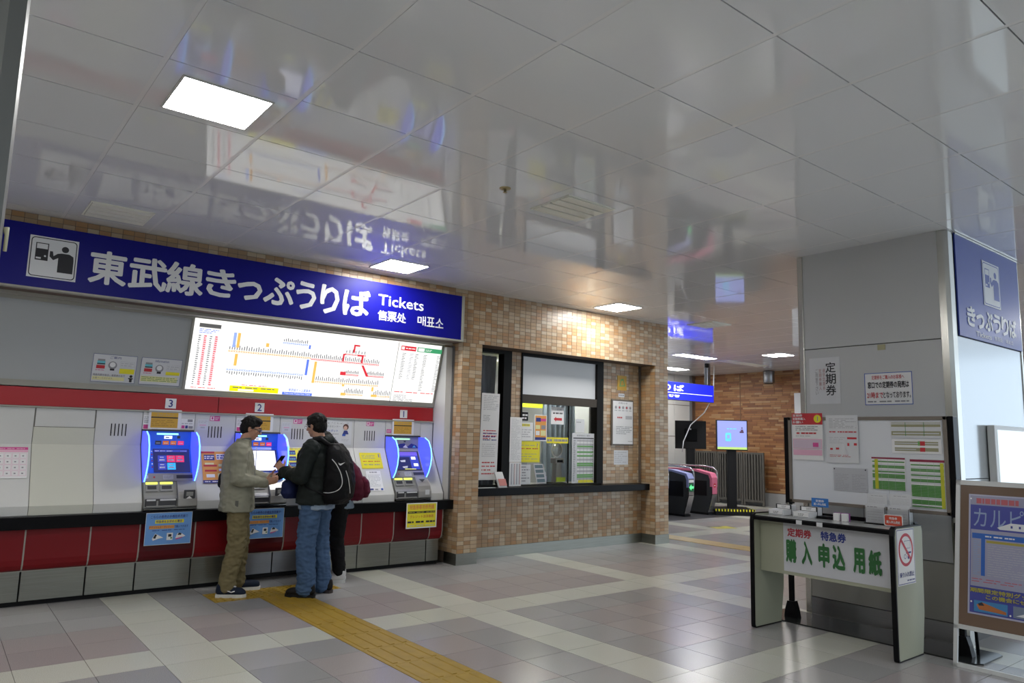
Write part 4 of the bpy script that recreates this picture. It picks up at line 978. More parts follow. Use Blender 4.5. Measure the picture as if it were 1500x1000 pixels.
s.build('sheet', t)
s = Sheet((8.402, 7.912, 2.594), (1, 0, 0), (0, 0, -1), 0.207, 0.232, AMBER, 0.006); s.poly([(0.2, 0.75), (0.35, 0.25), (0.65, 0.2), (0.85, 0.7)], LGREEN); s.poly([(0.33, 0.68), (0.42, 0.35), (0.6, 0.32), (0.72, 0.64)], AMBER); notice('call_plate', 'small amber square plate high on tiles above framed notice', 'plate', s)
s = Sheet((8.43, 7.912, 2.312), (1, 0, 0), (0, 0, -1), 0.135, 0.055, PAPERG, 0.003); s.lines(0.1, 0.2, 0.9, 0.8, 1, INKG, 0.6); notice('label_plate', 'tiny grey label on tiles between amber plate and framed notice', 'label', s)
s = Sheet((8.335, 7.913, 1.428), (1, 0, 0), (0, 0, -1), 0.322, 0.222, PAPERG, 0.001); s.lines(0.05, 0.08, 0.95, 0.9, 6, INKL, 0.4, 3); notice('notice_sheet', 'small white paper taped on tiles below the framed notice', 'notice', s)

# ================================================================== RIGHT: notices on the white pillar
def px_sheet(X, y, z, w, h, m_, th=0.0012): return Sheet((X, y, z), (0, -1, 0), (0, 0, -1), w, h, m_, th)
s = px_sheet(6.718, 3.757, 2.418, 0.307, 0.445, PAPERG)
s.text('定期券', 0.70, 0.11, 0.22, INK, 0.015, 'C', 0.32, vertical=True)
for k, (tx, m_) in enumerate((('通学定期券', INKR), ('定期券購入', INKR), ('ご用意下さい', INKG))): s.text(tx, 0.48-0.12*k, 0.24, 0.085, mat('faded_red', (0.45, 0.22, 0.22), 0.6) if m_ is INKR else INKG, 0.0, 'C', 0.085, vertical=True)
notice('notice_sheet', 'pale sheet with three large upright black characters on white pillar', 'notice', s)
s = px_sheet(6.718, 3.221, 2.243, 0.42, 0.292, PAPER); s.frame(0, 0, 1, 1, 0.006, INKB)
s.text('定期券をご購入のお客様へ', 0.5, 0.08, 0.13, INKR, 0.01, 'C', 0.68); s.text('窓口での定期券の発売は', 0.5, 0.28, 0.2, INK, 0.03, 'C', 0.86)
s.text('21時まで', 0.05, 0.60, 0.19, INKR, 0.02, 'L', 0.34); s.text('となっております。', 0.40, 0.60, 0.19, INK, 0.02, 'L', 0.56); s.lines(0.06, 0.86, 0.92, 0.93, 1, INKG, 0.6)
notice('notice_sheet', 'blue bordered white notice taped to the pillar above whiteboard', 'notice', s)
t_ = tag(B().box(6.715, 6.7195, 3.02, 3.09, 2.45, 2.50, mat('old_tape', (0.45, 0.42, 0.25), 0.6)).build('tape_mark'), 'yellowed tape remnant on the pillar above blue bordered notice', 'tape')

# ---- free-standing whiteboard
X = 6.34
wbd = thing('whiteboard', 'standing whiteboard with brown frame and black posts before pillar', 'whiteboard', (6.4, 3.1, 0))
B().bbox(X+0.003, X+0.03, 2.41, 3.77, 1.055, 1.825, mat('whiteboard_face', (0.74, 0.76, 0.80), 0.22), 0.003).build('board', wbd)
FRB = mat('board_frame', (0.20, 0.17, 0.14), 0.4)
b = B()
for (y0, y1, z0, z1) in ((2.40, 3.775, 1.80, 1.83), (2.40, 3.775, 1.05, 1.078), (2.40, 2.43, 1.05, 1.83), (3.745, 3.775, 1.05, 1.83)): b.bbox(X-0.008, X+0.035, y0, y1, z0, z1, FRB, 0.003)
b.build('frame', wbd)
for y in (3.80, 2.375):
    B().bbox(X+0.0, X+0.085, y-0.022, y+0.022, 1.03, 1.83, BLACK, 0.004).build('end_cheek', wbd)
    po_ = B().bbox(X+0.01, X+0.05, y-0.02, y+0.02, 0.05, 1.04, BLACK, 0.004).build('post', wbd)
    b = B(); q = [(-0.065, 0.012), (0.065, 0.012), (0.05, 0.09), (0.03, 0.155), (-0.03, 0.155), (-0.05, 0.09)]
    b.prism([(X+0.0, y+a, z) for a, z in q], (0.07, 0, 0), BLACK); b.build('foot', po_)
    B().bbox(X-0.005, X+0.055, y-0.014, y+0.014, 1.0, 1.04, STEEL, 0.003).build('collar', po_)
b = B(); bz = [(6.19, 2.24), (6.24, 2.20), (6.62, 2.20), (6.66, 2.24), (6.66, 4.0), (6.62, 4.03), (6.24, 4.03), (6.19, 4.0)]
b.prism([(x, y, 0.001) for x, y in bz], (0, 0, 0.011), mat('base_plate', (0.03, 0.033, 0.033), 0.15, 0.3)); b.build('base_plate', wbd)
XB = X-0.002
s = px_sheet(XB-0.008, 3.728, 1.866, 0.298, 0.425, PAPER); s.r(0, 0, 1, 0.245, INKR); s.disc(0.84, 0.12, 0.12, YEL); s.r(0.83, 0.07, 0.86, 0.17, INKG)
for k, (w, tx) in enumerate(((0.32, '定期券'), (0.42, '定期券購入'), (0.34, 'お願い'))): s.text(tx, 0.03, 0.02+k*0.073, 0.055, PAPER, 0.02, 'L', w)
s.lines(0.12, 0.27, 0.85, 0.38, 3, INKG, 0.4, 2); s.lines(0.15, 0.41, 0.85, 0.45, 1, INKR, 0.8, 3); s.lines(0.12, 0.48, 0.6, 0.5, 1, INKG); s.r(0.03, 0.55, 0.97, 0.76, PINKL); s.r(0.05, 0.565, 0.95, 0.75, mat('pale_lilac', (0.62, 0.50, 0.60), 0.6)); s.r(0.68, 0.63, 0.86, 0.72, INKP); s.r(0.03, 0.78, 0.97, 0.90, PINKL)
notice('poster', 'pink and red notice with yellow circle on whiteboard top left corner', 'notice', s)
s = px_sheet(XB-0.008, 3.398, 1.845, 0.29, 0.42, PAPERG); s.lines(0.1, 0.06, 0.95, 0.28, 7, INKG, 0.25, 3); s.lines(0.1, 0.33, 0.95, 0.37, 1, INKR, 0.6, 4); s.lines(0.1, 0.45, 0.6, 0.6, 4, INKL, 0.3); s.r(0.66, 0.46, 0.95, 0.50, INKR); s.r(0.66, 0.58, 0.72, 0.64, INKR); s.r(0.86, 0.58, 0.95, 0.63, INKR); s.r(0.12, 0.69, 0.2, 0.73, INKR); s.r(0.3, 0.68, 0.4, 0.72, INKR); s.lines(0.1, 0.82, 0.75, 0.88, 2, INKR, 0.3, 7)
notice('notice_sheet', 'white sheet with scattered red print beside the pink notice', 'notice', s)
s = px_sheet(XB-0.001, 3.345, 1.385, 0.30, 0.20, mat('faint_paper', (0.50, 0.51, 0.54), 0.4)); s.lines(0.05, 0.25, 0.45, 0.95, 10, mat('faint_ink', (0.40, 0.40, 0.44), 0.5), 0.4, 2); s.lines(0.55, 0.25, 0.95, 0.95, 10, mat('faint_ink'), 0.4, 3); s.disc(0.03, 0.06, 0.02, INK); s.disc(0.95, 0.06, 0.02, INK)
notice('notice_sheet', 'faint sheet held by two dark magnets in middle of whiteboard', 'notice', s)
OLV = mat('olive_row', (0.34, 0.33, 0.20), 0.6)
s = px_sheet(XB-0.001, 2.837, 1.793, 0.40, 0.14, PAPERG); s.r(0.02, 0.1, 0.98, 0.35, OLV); s.r(0.02, 0.6, 0.98, 0.85, OLV); s.r(0.0, 0.14, 1, 0.20, PAPERG); s.r(0.05, 0.7, 0.95, 0.76, PAPERG)
for k in (0.3, 0.66): s.r(k, 0.08, k+0.01, 0.88, INKGR)
notice('fare_table', 'long narrow table strip at top right of whiteboard', 'table sheet', s)
s = px_sheet(XB-0.001, 2.83, 1.645, 0.385, 0.118, PAPER); s.r(0.06, 0.18, 0.94, 0.42, OLV); s.r(0.06, 0.6, 0.94, 0.84, OLV); s.r(0.06, 0.27, 0.94, 0.33, PAPERG); s.r(0.58, 0.15, 0.68, 0.45, INKR); s.r(0.54, 0.15, 0.58, 0.45, LGREEN); s.r(0.58, 0.58, 0.68, 0.86, INKR); s.r(0.06, 0.7, 0.5, 0.75, PAPERG)
notice('fare_table', 'small table sheet with red and green cells under the top strip', 'table sheet', s)
for (y, z, w, h, yc, lab) in ((3.005, 1.488, 0.275, 0.27, 0.15, 'green striped table with yellow column, left of the two on whiteboard'), (2.692, 1.48, 0.262, 0.385, 0.93, 'green striped table with yellow right edge at whiteboard corner')):
    s = px_sheet(XB-0.001, y, z, w, h, PAPER); s.r(0, 0, 1, 0.05, mat('maroon_head', (0.28, 0.02, 0.06), 0.6))
    n = int(h/0.0125); rg = random.Random(int(y*100))
    for k in range(n):
        z0 = 0.07+k*0.92/n; gcol = (k % 7) in (1, 4, 5) or (k > n*0.45 and k % 5 in (0, 1, 2))
        s.r(0.02, z0, 0.98, z0+0.92/n*0.86, mat('table_green', (0.10, 0.30, 0.07), 0.6) if gcol else (PAPERG if k % 2 else PAPER))
    s.r(yc-0.05, 0.06, yc+0.05, 0.98, mat('table_yellow', (0.55, 0.55, 0.03), 0.6))
    for q in (0.3, 0.5, 0.7): s.r(q, 0.06, q+0.006, 0.99, INKL)
    notice('fare_table', lab, 'table sheet', s)

# ---- application form desk
DC = mat('desk_cream', (0.36, 0.37, 0.275), 0.45, noise_amt=0.07, nscale=4)
dk = thing('form_desk', 'cream writing desk with black edges and green lettered front board', 'desk', (5.96, 3.19, 0))
def side_panel(y0, y1):
    q = [(5.752, 0.03), (5.765, 0.008), (6.165, 0.008), (6.215, 0.30), (6.24, 0.93), (6.225, 0.965), (5.795, 0.968), (5.77, 0.955), (5.758, 0.90)]
    b = B(); b.prism([(x, y0, z) for x, z in q], (0, y1-y0, 0), DC); b.build('side_panel', dk)
    e = [(5.744, 0.03), (5.75, 0.006), (5.768, 0.0), (6.165, 0.0), (6.165, 0.009), (5.77, 0.010), (5.758, 0.03), (5.764, 0.90), (5.776, 0.952), (5.80, 0.966), (6.225, 0.963), (6.23, 0.973), (5.79, 0.977), (5.762, 0.962), (5.750, 0.91)]
    b = B(); b.prism([(x, y0-0.002, z) for x, z in e], (0, y1-y0+0.004, 0), BLACK); b.build('edge_strip', dk)
side_panel(2.585, 2.618); side_panel(3.785, 3.815)
b = B(); b.prism([(5.765, 2.618, 0.925), (5.775, 2.618, 0.953), (6.22, 2.618, 0.953), (6.22, 2.618, 0.925)], (0, 3.785-2.618, 0), mat('desk_top_grey', (0.36, 0.37, 0.36), 0.22)); b.build('top', dk)
b = B(); b.prism([(5.752, 2.618, 0.918), (5.752, 2.618, 0.945), (5.77, 2.618, 0.955), (5.775, 2.618, 0.93), (5.77, 2.618, 0.918)], (0, 3.785-2.618, 0), BLACK); b.build('edge_strip', dk)
B().box(6.20, 6.235, 2.618, 3.785, 0.945, 0.985, BLACK).build('back_rail', dk)
B().bbox(5.855, 5.875, 2.618, 3.785, 0.478, 0.925, DC, 0.002).build('front_panel', dk)
for y in (3.35, 3.17):
    B().box(5.749, 5.754, y-0.025, y+0.025, 0.918, 0.952, PAPERG).build('tape_patch', dk)
s = px_sheet(5.853, 3.555, 0.912, 0.915, 0.405, mat('desk_board', (0.54, 0.55, 0.58), 0.4), 0.003)
def dtext(c, ya, yb, zt, zb, m_, bold):
    s.text(c, (3.555-ya)/0.915, (0.912-zt)/0.405, (zt-zb)/0.405, m_, bold, 'L', (ya-yb)/0.915)
DG = mat('board_green', (0.022, 0.13, 0.032), 0.5)
dtext('定期券', 3.515, 3.30, 0.868, 0.800, mat('board_red', (0.40, 0.015, 0.03), 0.5), 0.035); dtext('特急券', 3.215, 3.005, 0.872, 0.802, mat('board_navy', (0.02, 0.04, 0.25), 0.5), 0.035)
for c, ya, yb in (('購', 3.53, 3.44), ('入', 3.385, 3.30), ('申', 3.235, 3.15), ('込', 3.115, 3.02), ('用', 2.945, 2.86), ('紙', 2.822, 2.73)):
    dtext(c, ya, yb, 0.768, 0.592, DG, 0.05)
s.build('front_board', dk)
# no bicycle riding sign on the side panel
s = Sheet((5.785, 2.583, 0.958), (1, 0, 0), (0, 0, -1), 0.30, 0.415, PAPER, 0.001)
s.frame(0.02, 0.015, 0.98, 0.985, 0.005, INKN)
NR = mat('sign_red', (0.50, 0.01, 0.03), 0.4)
cx, cy = 0.5, 0.38
s.disc(cx, cy, 0.41, NR, 40); s.disc(cx, cy, 0.335, PAPER, 40)
s.frame(0.42, 0.22, 0.75, 0.36, 0.003, INKN); s.disc(0.44, 0.50, 0.06, INKN); s.disc(0.44, 0.50, 0.045, PAPER); s.disc(0.62, 0.52, 0.045, INKN); s.r(0.5, 0.42, 0.78, 0.45, INKN)
a_ = math.radians(45); dx, dy = 0.37*math.cos(a_), 0.37*math.sin(a_)*0.30/0.415; ox_, oy_ = 0.028, 0.028*0.72
s.poly([(cx-dx+ox_, cy-dy-oy_), (cx+dx+ox_, cy+dy-oy_), (cx+dx-ox_, cy+dy+oy_), (cx-dx-ox_, cy-dy+oy_)], NR)
s.text('乗り入れ禁止', 0.5, 0.77, 0.09, INKN, 0.01, 'C', 0.8); s.lines(0.5, 0.91, 0.92, 0.94, 1, INKN, 0.7)
notice('prohibition_sign', 'red circle prohibition sign stuck on the desk end panel', 'sign', s)
# things on the desk
ZD = 0.953
def paper_box(y1, y0, x0, lab):
    t = thing('form_box', lab, 'paper box', ((x0+6.15)/2, (y0+y1)/2, ZD), 'form boxes on the desk')
    b = B(); b.bbox(x0, x0+0.13, y0, y1, ZD, ZD+0.05, PAPERG, 0.003); b.build('tray', t)
    s = Sheet((x0-0.001, y1-0.01, ZD+0.045), (0, -1, 0), (0, 0, -1), y1-y0-0.02, 0.038, PAPER, 0.001); s.lines(0.3, 0.2, 0.7, 0.8, 2, INK, 0.4); s.r(0, 0.94, 1, 1, INK); s.build('label_card', t)
    b = B(); b.bbox(x0+0.13, x0+0.21, y0, y1, ZD, ZD+0.085, PAPERG, 0.003); b.box(x0+0.126, x0+0.13, y0-0.003, y1+0.003, ZD, ZD+0.09, INK); b.build('rear_tray', t)
    s = Sheet((x0+0.1255, y1-0.01, ZD+0.085), (0, -1, 0), (0, 0, -1), y1-y0-0.02, 0.032, PAPER, 0.0005); s.lines(0.35, 0.2, 0.7, 0.8, 2, INK, 0.4); s.build('label_card', t)
paper_box(3.765, 3.62, 5.965, 'stacked white form trays with black lines at far left of desk')
paper_box(3.53, 3.375, 5.965, 'stacked white form trays beneath the blue card on desk')
t = thing('card_sign', 'small blue card sign with white text standing over form trays', 'card sign', (6.18, 3.40, ZD))
s = px_sheet(6.185, 3.475, 1.115, 0.155, 0.075, mat('card_blue', (0.03, 0.18, 0.55), 0.4), 0.003); s.text('定期券', 0.5, 0.18, 0.28, PAPER, 0.02, 'C', 0.5); s.text('購入申込用紙', 0.5, 0.55, 0.28, PAPER, 0.02, 'C', 0.72); s.build('card', t)
B().box(6.187, 6.192, 3.38, 3.42, ZD, 1.05, BLACK).build('stem', t)
for (y, lab) in ((3.175, 'small white box in purple holder, left of the pair'), (3.105, 'small white box in purple holder, right of the pair')):
    t = thing('small_box', lab, 'box', (6.05, y, ZD), 'small boxes on the desk')
    B().bbox(6.03, 6.06, y-0.026, y+0.026, ZD, ZD+0.062, PAPER, 0.003).build('body', t)
    B().box(6.061, 6.066, y-0.034, y+0.034, ZD, ZD+0.066, mat('purple_holder', (0.30, 0.08, 0.30), 0.4)).build('holder', t)
tag(B().bbox(6.05, 6.16, 3.22, 3.36, ZD, ZD+0.022, BLACK, 0.004).build('pen_tray'), 'low black pen tray between form boxes and small boxes', 'tray')
for (y1, y0, z1, lab) in ((2.955, 2.785, 1.19, 'clear acrylic holder with white forms, left of the pair'), (2.775, 2.60, 1.20, 'clear acrylic holder with white forms behind the red card')):
    t = thing('leaflet_holder', lab, 'leaflet holder', (6.12, (y0+y1)/2, ZD), 'acrylic leaflet holders on the desk')
    b = B(); b.box(6.13, 6.134, y0, y1, ZD, z1+0.03, ACRYL); b.box(6.06, 6.064, y0, y1, ZD, ZD+0.14, ACRYL); b.box(6.06, 6.134, y0, y1, ZD, ZD+0.004, ACRYL); b.box(6.06, 6.134, y0, y0+0.003, ZD, ZD+0.14, ACRYL); b.box(6.06, 6.134, y1-0.003, y1, ZD, ZD+0.14, ACRYL); b.build('holder', t)
    s = Sheet((6.122, y1-0.006, z1), (0, -1, 0), (-0.0, 0, -1), y1-y0-0.012, z1-ZD-0.16, PAPERG, 0.004); s.lines(0.2, 0.12, 0.8, 0.2, 1, INKG); s.lines(0.1, 0.35, 0.9, 0.9, 5, INKL, 0.2, 4); s.build('leaflet', t)
    s = Sheet((6.085, y1-0.006, ZD+0.16), (0, -1, 0), (0.0, 0, -1), y1-y0-0.012, 0.15, PAPERG, 0.006); s.lines(0.1, 0.1, 0.6, 0.2, 1, INKG); s.lines(0.1, 0.35, 0.9, 0.9, 4, INKL, 0.2, 6); s.build('leaflet', t)
t = thing('card_sign', 'rounded red and white card sign at right end of desk', 'card sign', (6.02, 2.71, ZD))
s = px_sheet(6.02, 2.775, ZD+0.092, 0.145, 0.088, ORA, 0.003)
s.b = B(); q = rrect(0, 0, 1, 1, 0.12); s.b.prism([s.o+s.u*(x*s.w)+s.v*(y*s.h) for x, y in q], s.n*0.003, PAPER)
s.poly(rrect(0.05, 0.06, 0.95, 0.94, 0.1), mat('card_red', (0.62, 0.07, 0.03), 0.4)); s.text('特急券', 0.5, 0.2, 0.22, PAPER, 0.02, 'C', 0.42); s.text('購入申込用紙', 0.5, 0.52, 0.25, PAPER, 0.02, 'C', 0.72); s.build('card', t)
B().box(6.022, 6.06, 2.69, 2.72, ZD, ZD+0.01, BLACK).build('foot', t)

# ---- A-frame poster stand at right edge
WF = mat('white_metal', (0.60, 0.61, 0.60), 0.3)
af = thing('poster_stand', 'white metal poster stand with purple train poster at right edge', 'poster stand', (6.18, 1.75, 0))
def AX(z): return 6.06+z*0.18
YA, YB_ = 2.335, 1.28
def abar(y0, y1, z0, z1, m_, d0=-0.012, d1=0.012, nm='frame'):
    b = B(); b.prism([(AX(z0)+d0, y0, z0), (AX(z1)+d0, y0, z1), (AX(z1)+d1, y0, z1), (AX(z0)+d1, y0, z0)], (0, y1-y0, 0), m_); return b.build(nm, af)
abar(YA-0.026, YA, 0.0, 0.27, WF, nm='leg'); abar(YB_, YB_+0.026, 0.0, 0.27, WF, nm='leg'); abar(YB_, YA, 0.0, 0.026, WF, nm='foot_rail')
abar(YA-0.030, YA, 0.262, 1.335, WF); abar(YB_, YB_+0.030, 0.262, 1.335, WF); abar(YB_, YA, 0.262, 0.292, WF); abar(YB_, YA, 1.30, 1.335, WF, nm='top_rail')
abar(YB_+0.02, YA-0.02, 0.28, 1.31, mat('stand_board', (0.17, 0.11, 0.075), 0.12), -0.002, 0.008, 'backboard')
for y in (YA-0.013, YB_+0.013):
    b = B(); b.tube([(AX(1.30)+0.03, y, 1.30), (AX(1.30)+0.20, y, 0.012)], 0.012, BLACKM, 8); b.build('rear_leg', af)
d = Vector((AX(0)-AX(1), 0, -1)).normalized()
PB = mat('poster_purple', (0.07, 0.08, 0.33), 0.15)
o = Vector((AX(1.235)-0.004, 2.245, 1.235)); PWD, PHT = 0.86, 0.87
s = Sheet(o, (0, -1, 0), d, PWD, PHT, PB, 0.002, mat('poster_border', (0.42, 0.42, 0.55), 0.2), 0.012)
s.r(0.015, 0.015, 0.985, 0.09, mat('poster_lilac', (0.30, 0.30, 0.42), 0.2)); s.lines(0.06, 0.03, 0.38, 0.08, 1, mat('poster_red', (0.45, 0.08, 0.10), 0.3), 0.9, 6, 0)
PLB = mat('poster_pale', (0.28, 0.36, 0.55), 0.2)
s.text('カルピスロード', 0.04, 0.115, 0.16, PLB, 0.0, 'L', 0.9)
s.poly([(0.22, 0.27), (0.32, 0.225), (1.0-0.015, 0.235), (0.985, 0.285), (0.24, 0.285)], PAPERG)
for k in range(6): s.r(0.32+k*0.06, 0.245, 0.335+k*0.06, 0.265, INKN)
s.r(0.02, 0.30, 0.45, 0.77, mat('poster_inner', (0.33, 0.33, 0.44), 0.2)); s.r(0.03, 0.33, 0.44, 0.375, mat('poster_blue', (0.03, 0.12, 0.45), 0.2)); s.lines(0.13, 0.34, 0.35, 0.365, 1, PAPERG); s.r(0.14, 0.385, 0.44, 0.405, mat('poster_gold', (0.35, 0.29, 0.04), 0.3)); s.r(0.10, 0.375, 0.13, 0.68, mat('poster_blue')); s.lines(0.04, 0.39, 0.09, 0.68, 18, PLB, 0.5, 1, 0); s.lines(0.15, 0.42, 0.43, 0.68, 14, mat('faint_ink'), 0.2, 4); s.lines(0.03, 0.70, 0.4, 0.74, 2, mat('poster_red'), 0.3)
s.r(0.47, 0.30, 0.96, 0.77, mat('poster_inner')); s.r(0.48, 0.33, 0.96, 0.375, mat('poster_red')); s.lines(0.5, 0.42, 0.94, 0.72, 14, mat('faint_ink'), 0.2, 5)
PG = mat('poster_yellow', (0.40, 0.36, 0.05), 0.3)
s.text('期間限定特別グッズを販売します', 0.02, 0.785, 0.035, PG, 0.03, 'L', 0.8); s.text('この機会にぜひお求めください', 0.14, 0.83, 0.035, PG, 0.03, 'L', 0.7)
s.r(0.05, 0.885, 0.30, 0.975, mat('poster_sky', (0.06, 0.22, 0.45), 0.2)); s.poly([(0.07, 0.92), (0.11, 0.895), (0.29, 0.945), (0.29, 0.965), (0.09, 0.955)], mat('poster_orange', (0.45, 0.15, 0.04), 0.3)); s.poly([(0.08, 0.91), (0.11, 0.895), (0.13, 0.92), (0.09, 0.925)], INK)
s.r(0.34, 0.885, 0.60, 0.975, mat('poster_grey', (0.18, 0.22, 0.30), 0.2)); s.poly([(0.36, 0.96), (0.5, 0.90), (0.6, 0.90), (0.6, 0.965)], PAPERG); s.poly([(0.47, 0.93), (0.53, 0.905), (0.54, 0.94)], INK)
for p in ((0.03, 0.90), (0.32, 0.965), (0.02, 0.04)): s.disc(p[0], p[1], 0.007, PAPER)
s.build('poster', af)
for y in (2.34, 2.35):
    pass
# blue sign on the pillar end face
ps = thing('pillar_sign', 'tall daylight-washed blue ticket sign on the pillar end face', 'sign', (7.6, 2.46, 2.55))
SB2 = mat('sign_blue_daylight', (0.035, 0.06, 0.33), 0.38)  # blue paled to carry the daylight reflected on the sign
B().bbox(6.86, 8.395, 2.452, 2.466, 2.545, 3.452, SB2, 0.002).build('board', ps)
s = Sheet((6.86, 2.451, 3.452), (1, 0, 0), (0, 0, -1), 1.535, 0.907, SB2, 0.0005)
s2 = Sheet((7.45, 2.449, 3.31), (1, 0, 0), (0, 0, -1), 0.42, 0.42, SIGNW, 0.001); pict(s2, SIGNW, SB2); s2.build('pictogram', ps)
for i, c in enumerate('きっぷうりば'):
    glyph(c, 7.04+i*0.205, 7.215+i*0.205, 2.825 if c != 'っ' else 2.78, 2.655, SIGNW, 0.035, 2.4485, B(), ps)
glyph('Tickets', 7.22, 7.58, 2.62, 2.575, SIGNW, 0.012, 2.4485, B(), ps); glyph('售票处', 7.66, 7.86, 2.62, 2.578, SIGNW, 0.0, 2.4485, B(), ps); glyph('매표소', 7.95, 8.14, 2.62, 2.578, SIGNW, 0.0, 2.4485, B(), ps)
B().box(6.86, 8.395, 2.446, 2.452, 3.44, 3.456, CHROME).build('edge_trim', ps)
t = thing('wall_lightbox', 'bright white framed display box on the pillar end face', 'display box', (7.9, 2.4, 1.2))
B().bbox(7.36, 8.36, 2.40, 2.46, 0.9, 1.79, WHITE, 0.004).build('frame', t)
B().box(7.42, 8.32, 2.396, 2.40, 0.95, 1.75, mat('lightbox_face', (0.70, 0.80, 0.85), 0.2, emit=(0.80, 0.95, 1.0), es=0.55)).build('lit_panel', t)

# ================================================================== FAR CONCOURSE
# hanging sign
hs = thing('hanging_sign', 'blue lit platform sign hanging beyond the tiled pillar', 'sign', (13.6, 10.66, 2.5))
HB = mat('hang_blue', (0.01, 0.02, 0.5), 0.4, emit=(0.012, 0.015, 0.62), es=1.0); HW = mat('hang_white', (0.6, 0.6, 0.7), 0.4, emit=(0.85, 0.88, 1.0), es=1.0)
B().bbox(11.0, 14.67, 10.66, 10.80, 2.53, 2.945, mat('hang_case', (0.05, 0.05, 0.12), 0.4), 0.004).build('case', hs)
s = Sheet((11.02, 10.659, 2.935), (1, 0, 0), (0, 0, -1), 3.64, 0.395, HB, 0.001); s.r(0.3, 0.60, 0.985, 0.63, HW)
s.text('電車のりば', 0.16, 0.14, 0.38, HW, 0.03, 'L', 0.53); s.text('乘车处 승강장', 0.28, 0.72, 0.15, HW, 0.02, 'L', 0.37)
s.build('lit_face', hs)
B().bbox(14.46, 14.58, 10.68, 10.78, 2.94, 3.46, STEELD, 0.01).build('hanger', hs); B().bbox(11.2, 11.32, 10.68, 10.78, 2.94, 3.46, STEELD, 0.01).build('hanger', hs)
B().bbox(14.38, 14.5, 10.66, 10.70, 3.36, 3.46, BLACKM, 0.01).build('bracket', hs)
tag(B().tube([(14.75, 10.7, 3.45), (14.74, 10.72, 2.7), (14.62, 10.9, 2.3), (14.35, 11.1, 2.0), (14.2, 11.2, 1.6), (14.15, 11.2, 1.35)], 0.012, PAPERG, 6).build('cable'), 'thin white cable drooping from ceiling to back screen', 'cable')
def disp(x, y, zc, w, h, rot, lit, lab):
    t = thing('display_screen', lab, 'display', (x, y, 0))
    M_ = Matrix.Translation((x, y, 0)) @ Matrix.Rotation(rot, 4, 'Z')
    b = B(); b.bbox(-w/2, w/2, -0.03, 0.04, zc-h/2, zc+h/2, BLACKM, 0.006, M_); b.build('casing', t)
    if lit:
        u = (M_.to_3x3() @ Vector((1, 0, 0))); o = M_ @ Vector((-w/2+.02, -0.031, zc+h/2-.02))
        L1 = mat('tv_lilac', (0.05, 0.05, 0.08), 0.3, emit=(0.34, 0.40, 0.95), es=1.0)
        s = Sheet(o, u, (0, 0, -1), w-.04, h-.04, L1, 0.001)
        s.r(0, 0.92, 1, 1, mat('tv_green', (0.3, 0.5, 0.1), 0.3, emit=(0.45, 0.6, 0.2), es=0.8)); s.poly(rrect(0.27, 0.42, 0.47, 0.72, 0.05), mat('tv_cyan', (0.1, 0.4, 0.6), 0.3, emit=(0.08, 0.45, 0.72), es=1)); s.r(0.33, 0.5, 0.42, 0.62, L1); s.lines(0.33, 0.26, 0.65, 0.30, 1, mat('tv_cyan'), 0.8); s.r(0.82, 0.22, 0.86, 0.27, mat('tv_dark', (0.1, 0.05, 0.1), 0.3)); s.r(0.76, 0.36, 0.9, 0.42, mat('tv_dark')); s.r(0.8, 0.3, 0.88, 0.36, mat('tv_dark'))
        s.build('screen', t)
    else:
        b = B(); b.bbox(-0.15, 0.15, -0.06, -0.03, zc-0.15, zc+0.15, BLACK, 0.01, M_); b.box(-0.03, 0.0, -0.062, -0.06, zc+0.12, zc+0.15, PAPERG, M_); b.build('back_cover', t)
    b = B(); b.bbox(-0.10, 0.10, 0.0 if lit else -0.02, 0.12, 0.12, zc-h/2+0.05, BLACKM, 0.01, M_); b.build('column', t)
    return t, M_
t, M_ = disp(14.27, 9.9, 1.765, 0.70, 0.68, math.radians(-40), True, 'lit lilac display screen on black column before metal fence')
b = B(); b.bbox(-0.45, 0.42, -0.25, 0.45, 0.0, 0.14, BLACKM, 0.01, M_); b.build('base', t)
b = B()
for i in range(13):
    b.box(-0.45+i*0.067, -0.42+i*0.067, -0.256, -0.25, 0.09, 0.14, YEL, M_)
for i in range(8): b.box(0.42, 0.426, -0.25+i*0.085, -0.21+i*0.085, 0.09, 0.14, YEL, M_)
b.build('warning_tape', t)
t, M_ = disp(14.6, 11.3, 1.765, 0.75, 0.68, math.radians(-38), False, 'black display screen seen from behind near the blue hanging sign')
b = B(); b.bbox(-0.3, 0.3, -0.2, 0.3, 0.0, 0.13, BLACKM, 0.01, M_); b.build('base', t)
# slatted metal fence
fn = thing('metal_fence', 'grey slatted metal fence panels in front of the brick wall', 'fence', (16.7, 11.5, 0))
FM = mat('fence_metal', (0.13, 0.122, 0.11), 0.4, 0.5); FMD = mat('fence_dark', (0.09, 0.085, 0.08), 0.5, 0.4)
def fpanel(y0, y1):
    B().box(16.70, 16.74, y0, y0+0.05, 0.02, 1.36, FM).build('post', fn); B().box(16.70, 16.74, y1-0.05, y1, 0.02, 1.36, FM).build('post', fn)
    B().box(16.70, 16.74, y0+.05, y1-.05, 1.31, 1.36, FM).build('rail', fn); B().box(16.70, 16.74, y0+.05, y1-.05, 0.10, 0.16, FM).build('rail', fn)
    B().box(16.745, 16.75, y0+.05, y1-.05, 0.12, 1.33, FMD).build('back_sheet', fn)
    n = int((y1-y0-0.1)/0.075); st = (y1-y0-0.1)/n
    for i in range(n): B().box(16.705, 16.735, y0+.05+st*(i+.22), y0+.05+st*(i+.78), 0.16, 1.31, FM).build('slat', fn)
fpanel(10.65, 11.25); fpanel(11.27, 12.05); fpanel(12.07, 12.95)
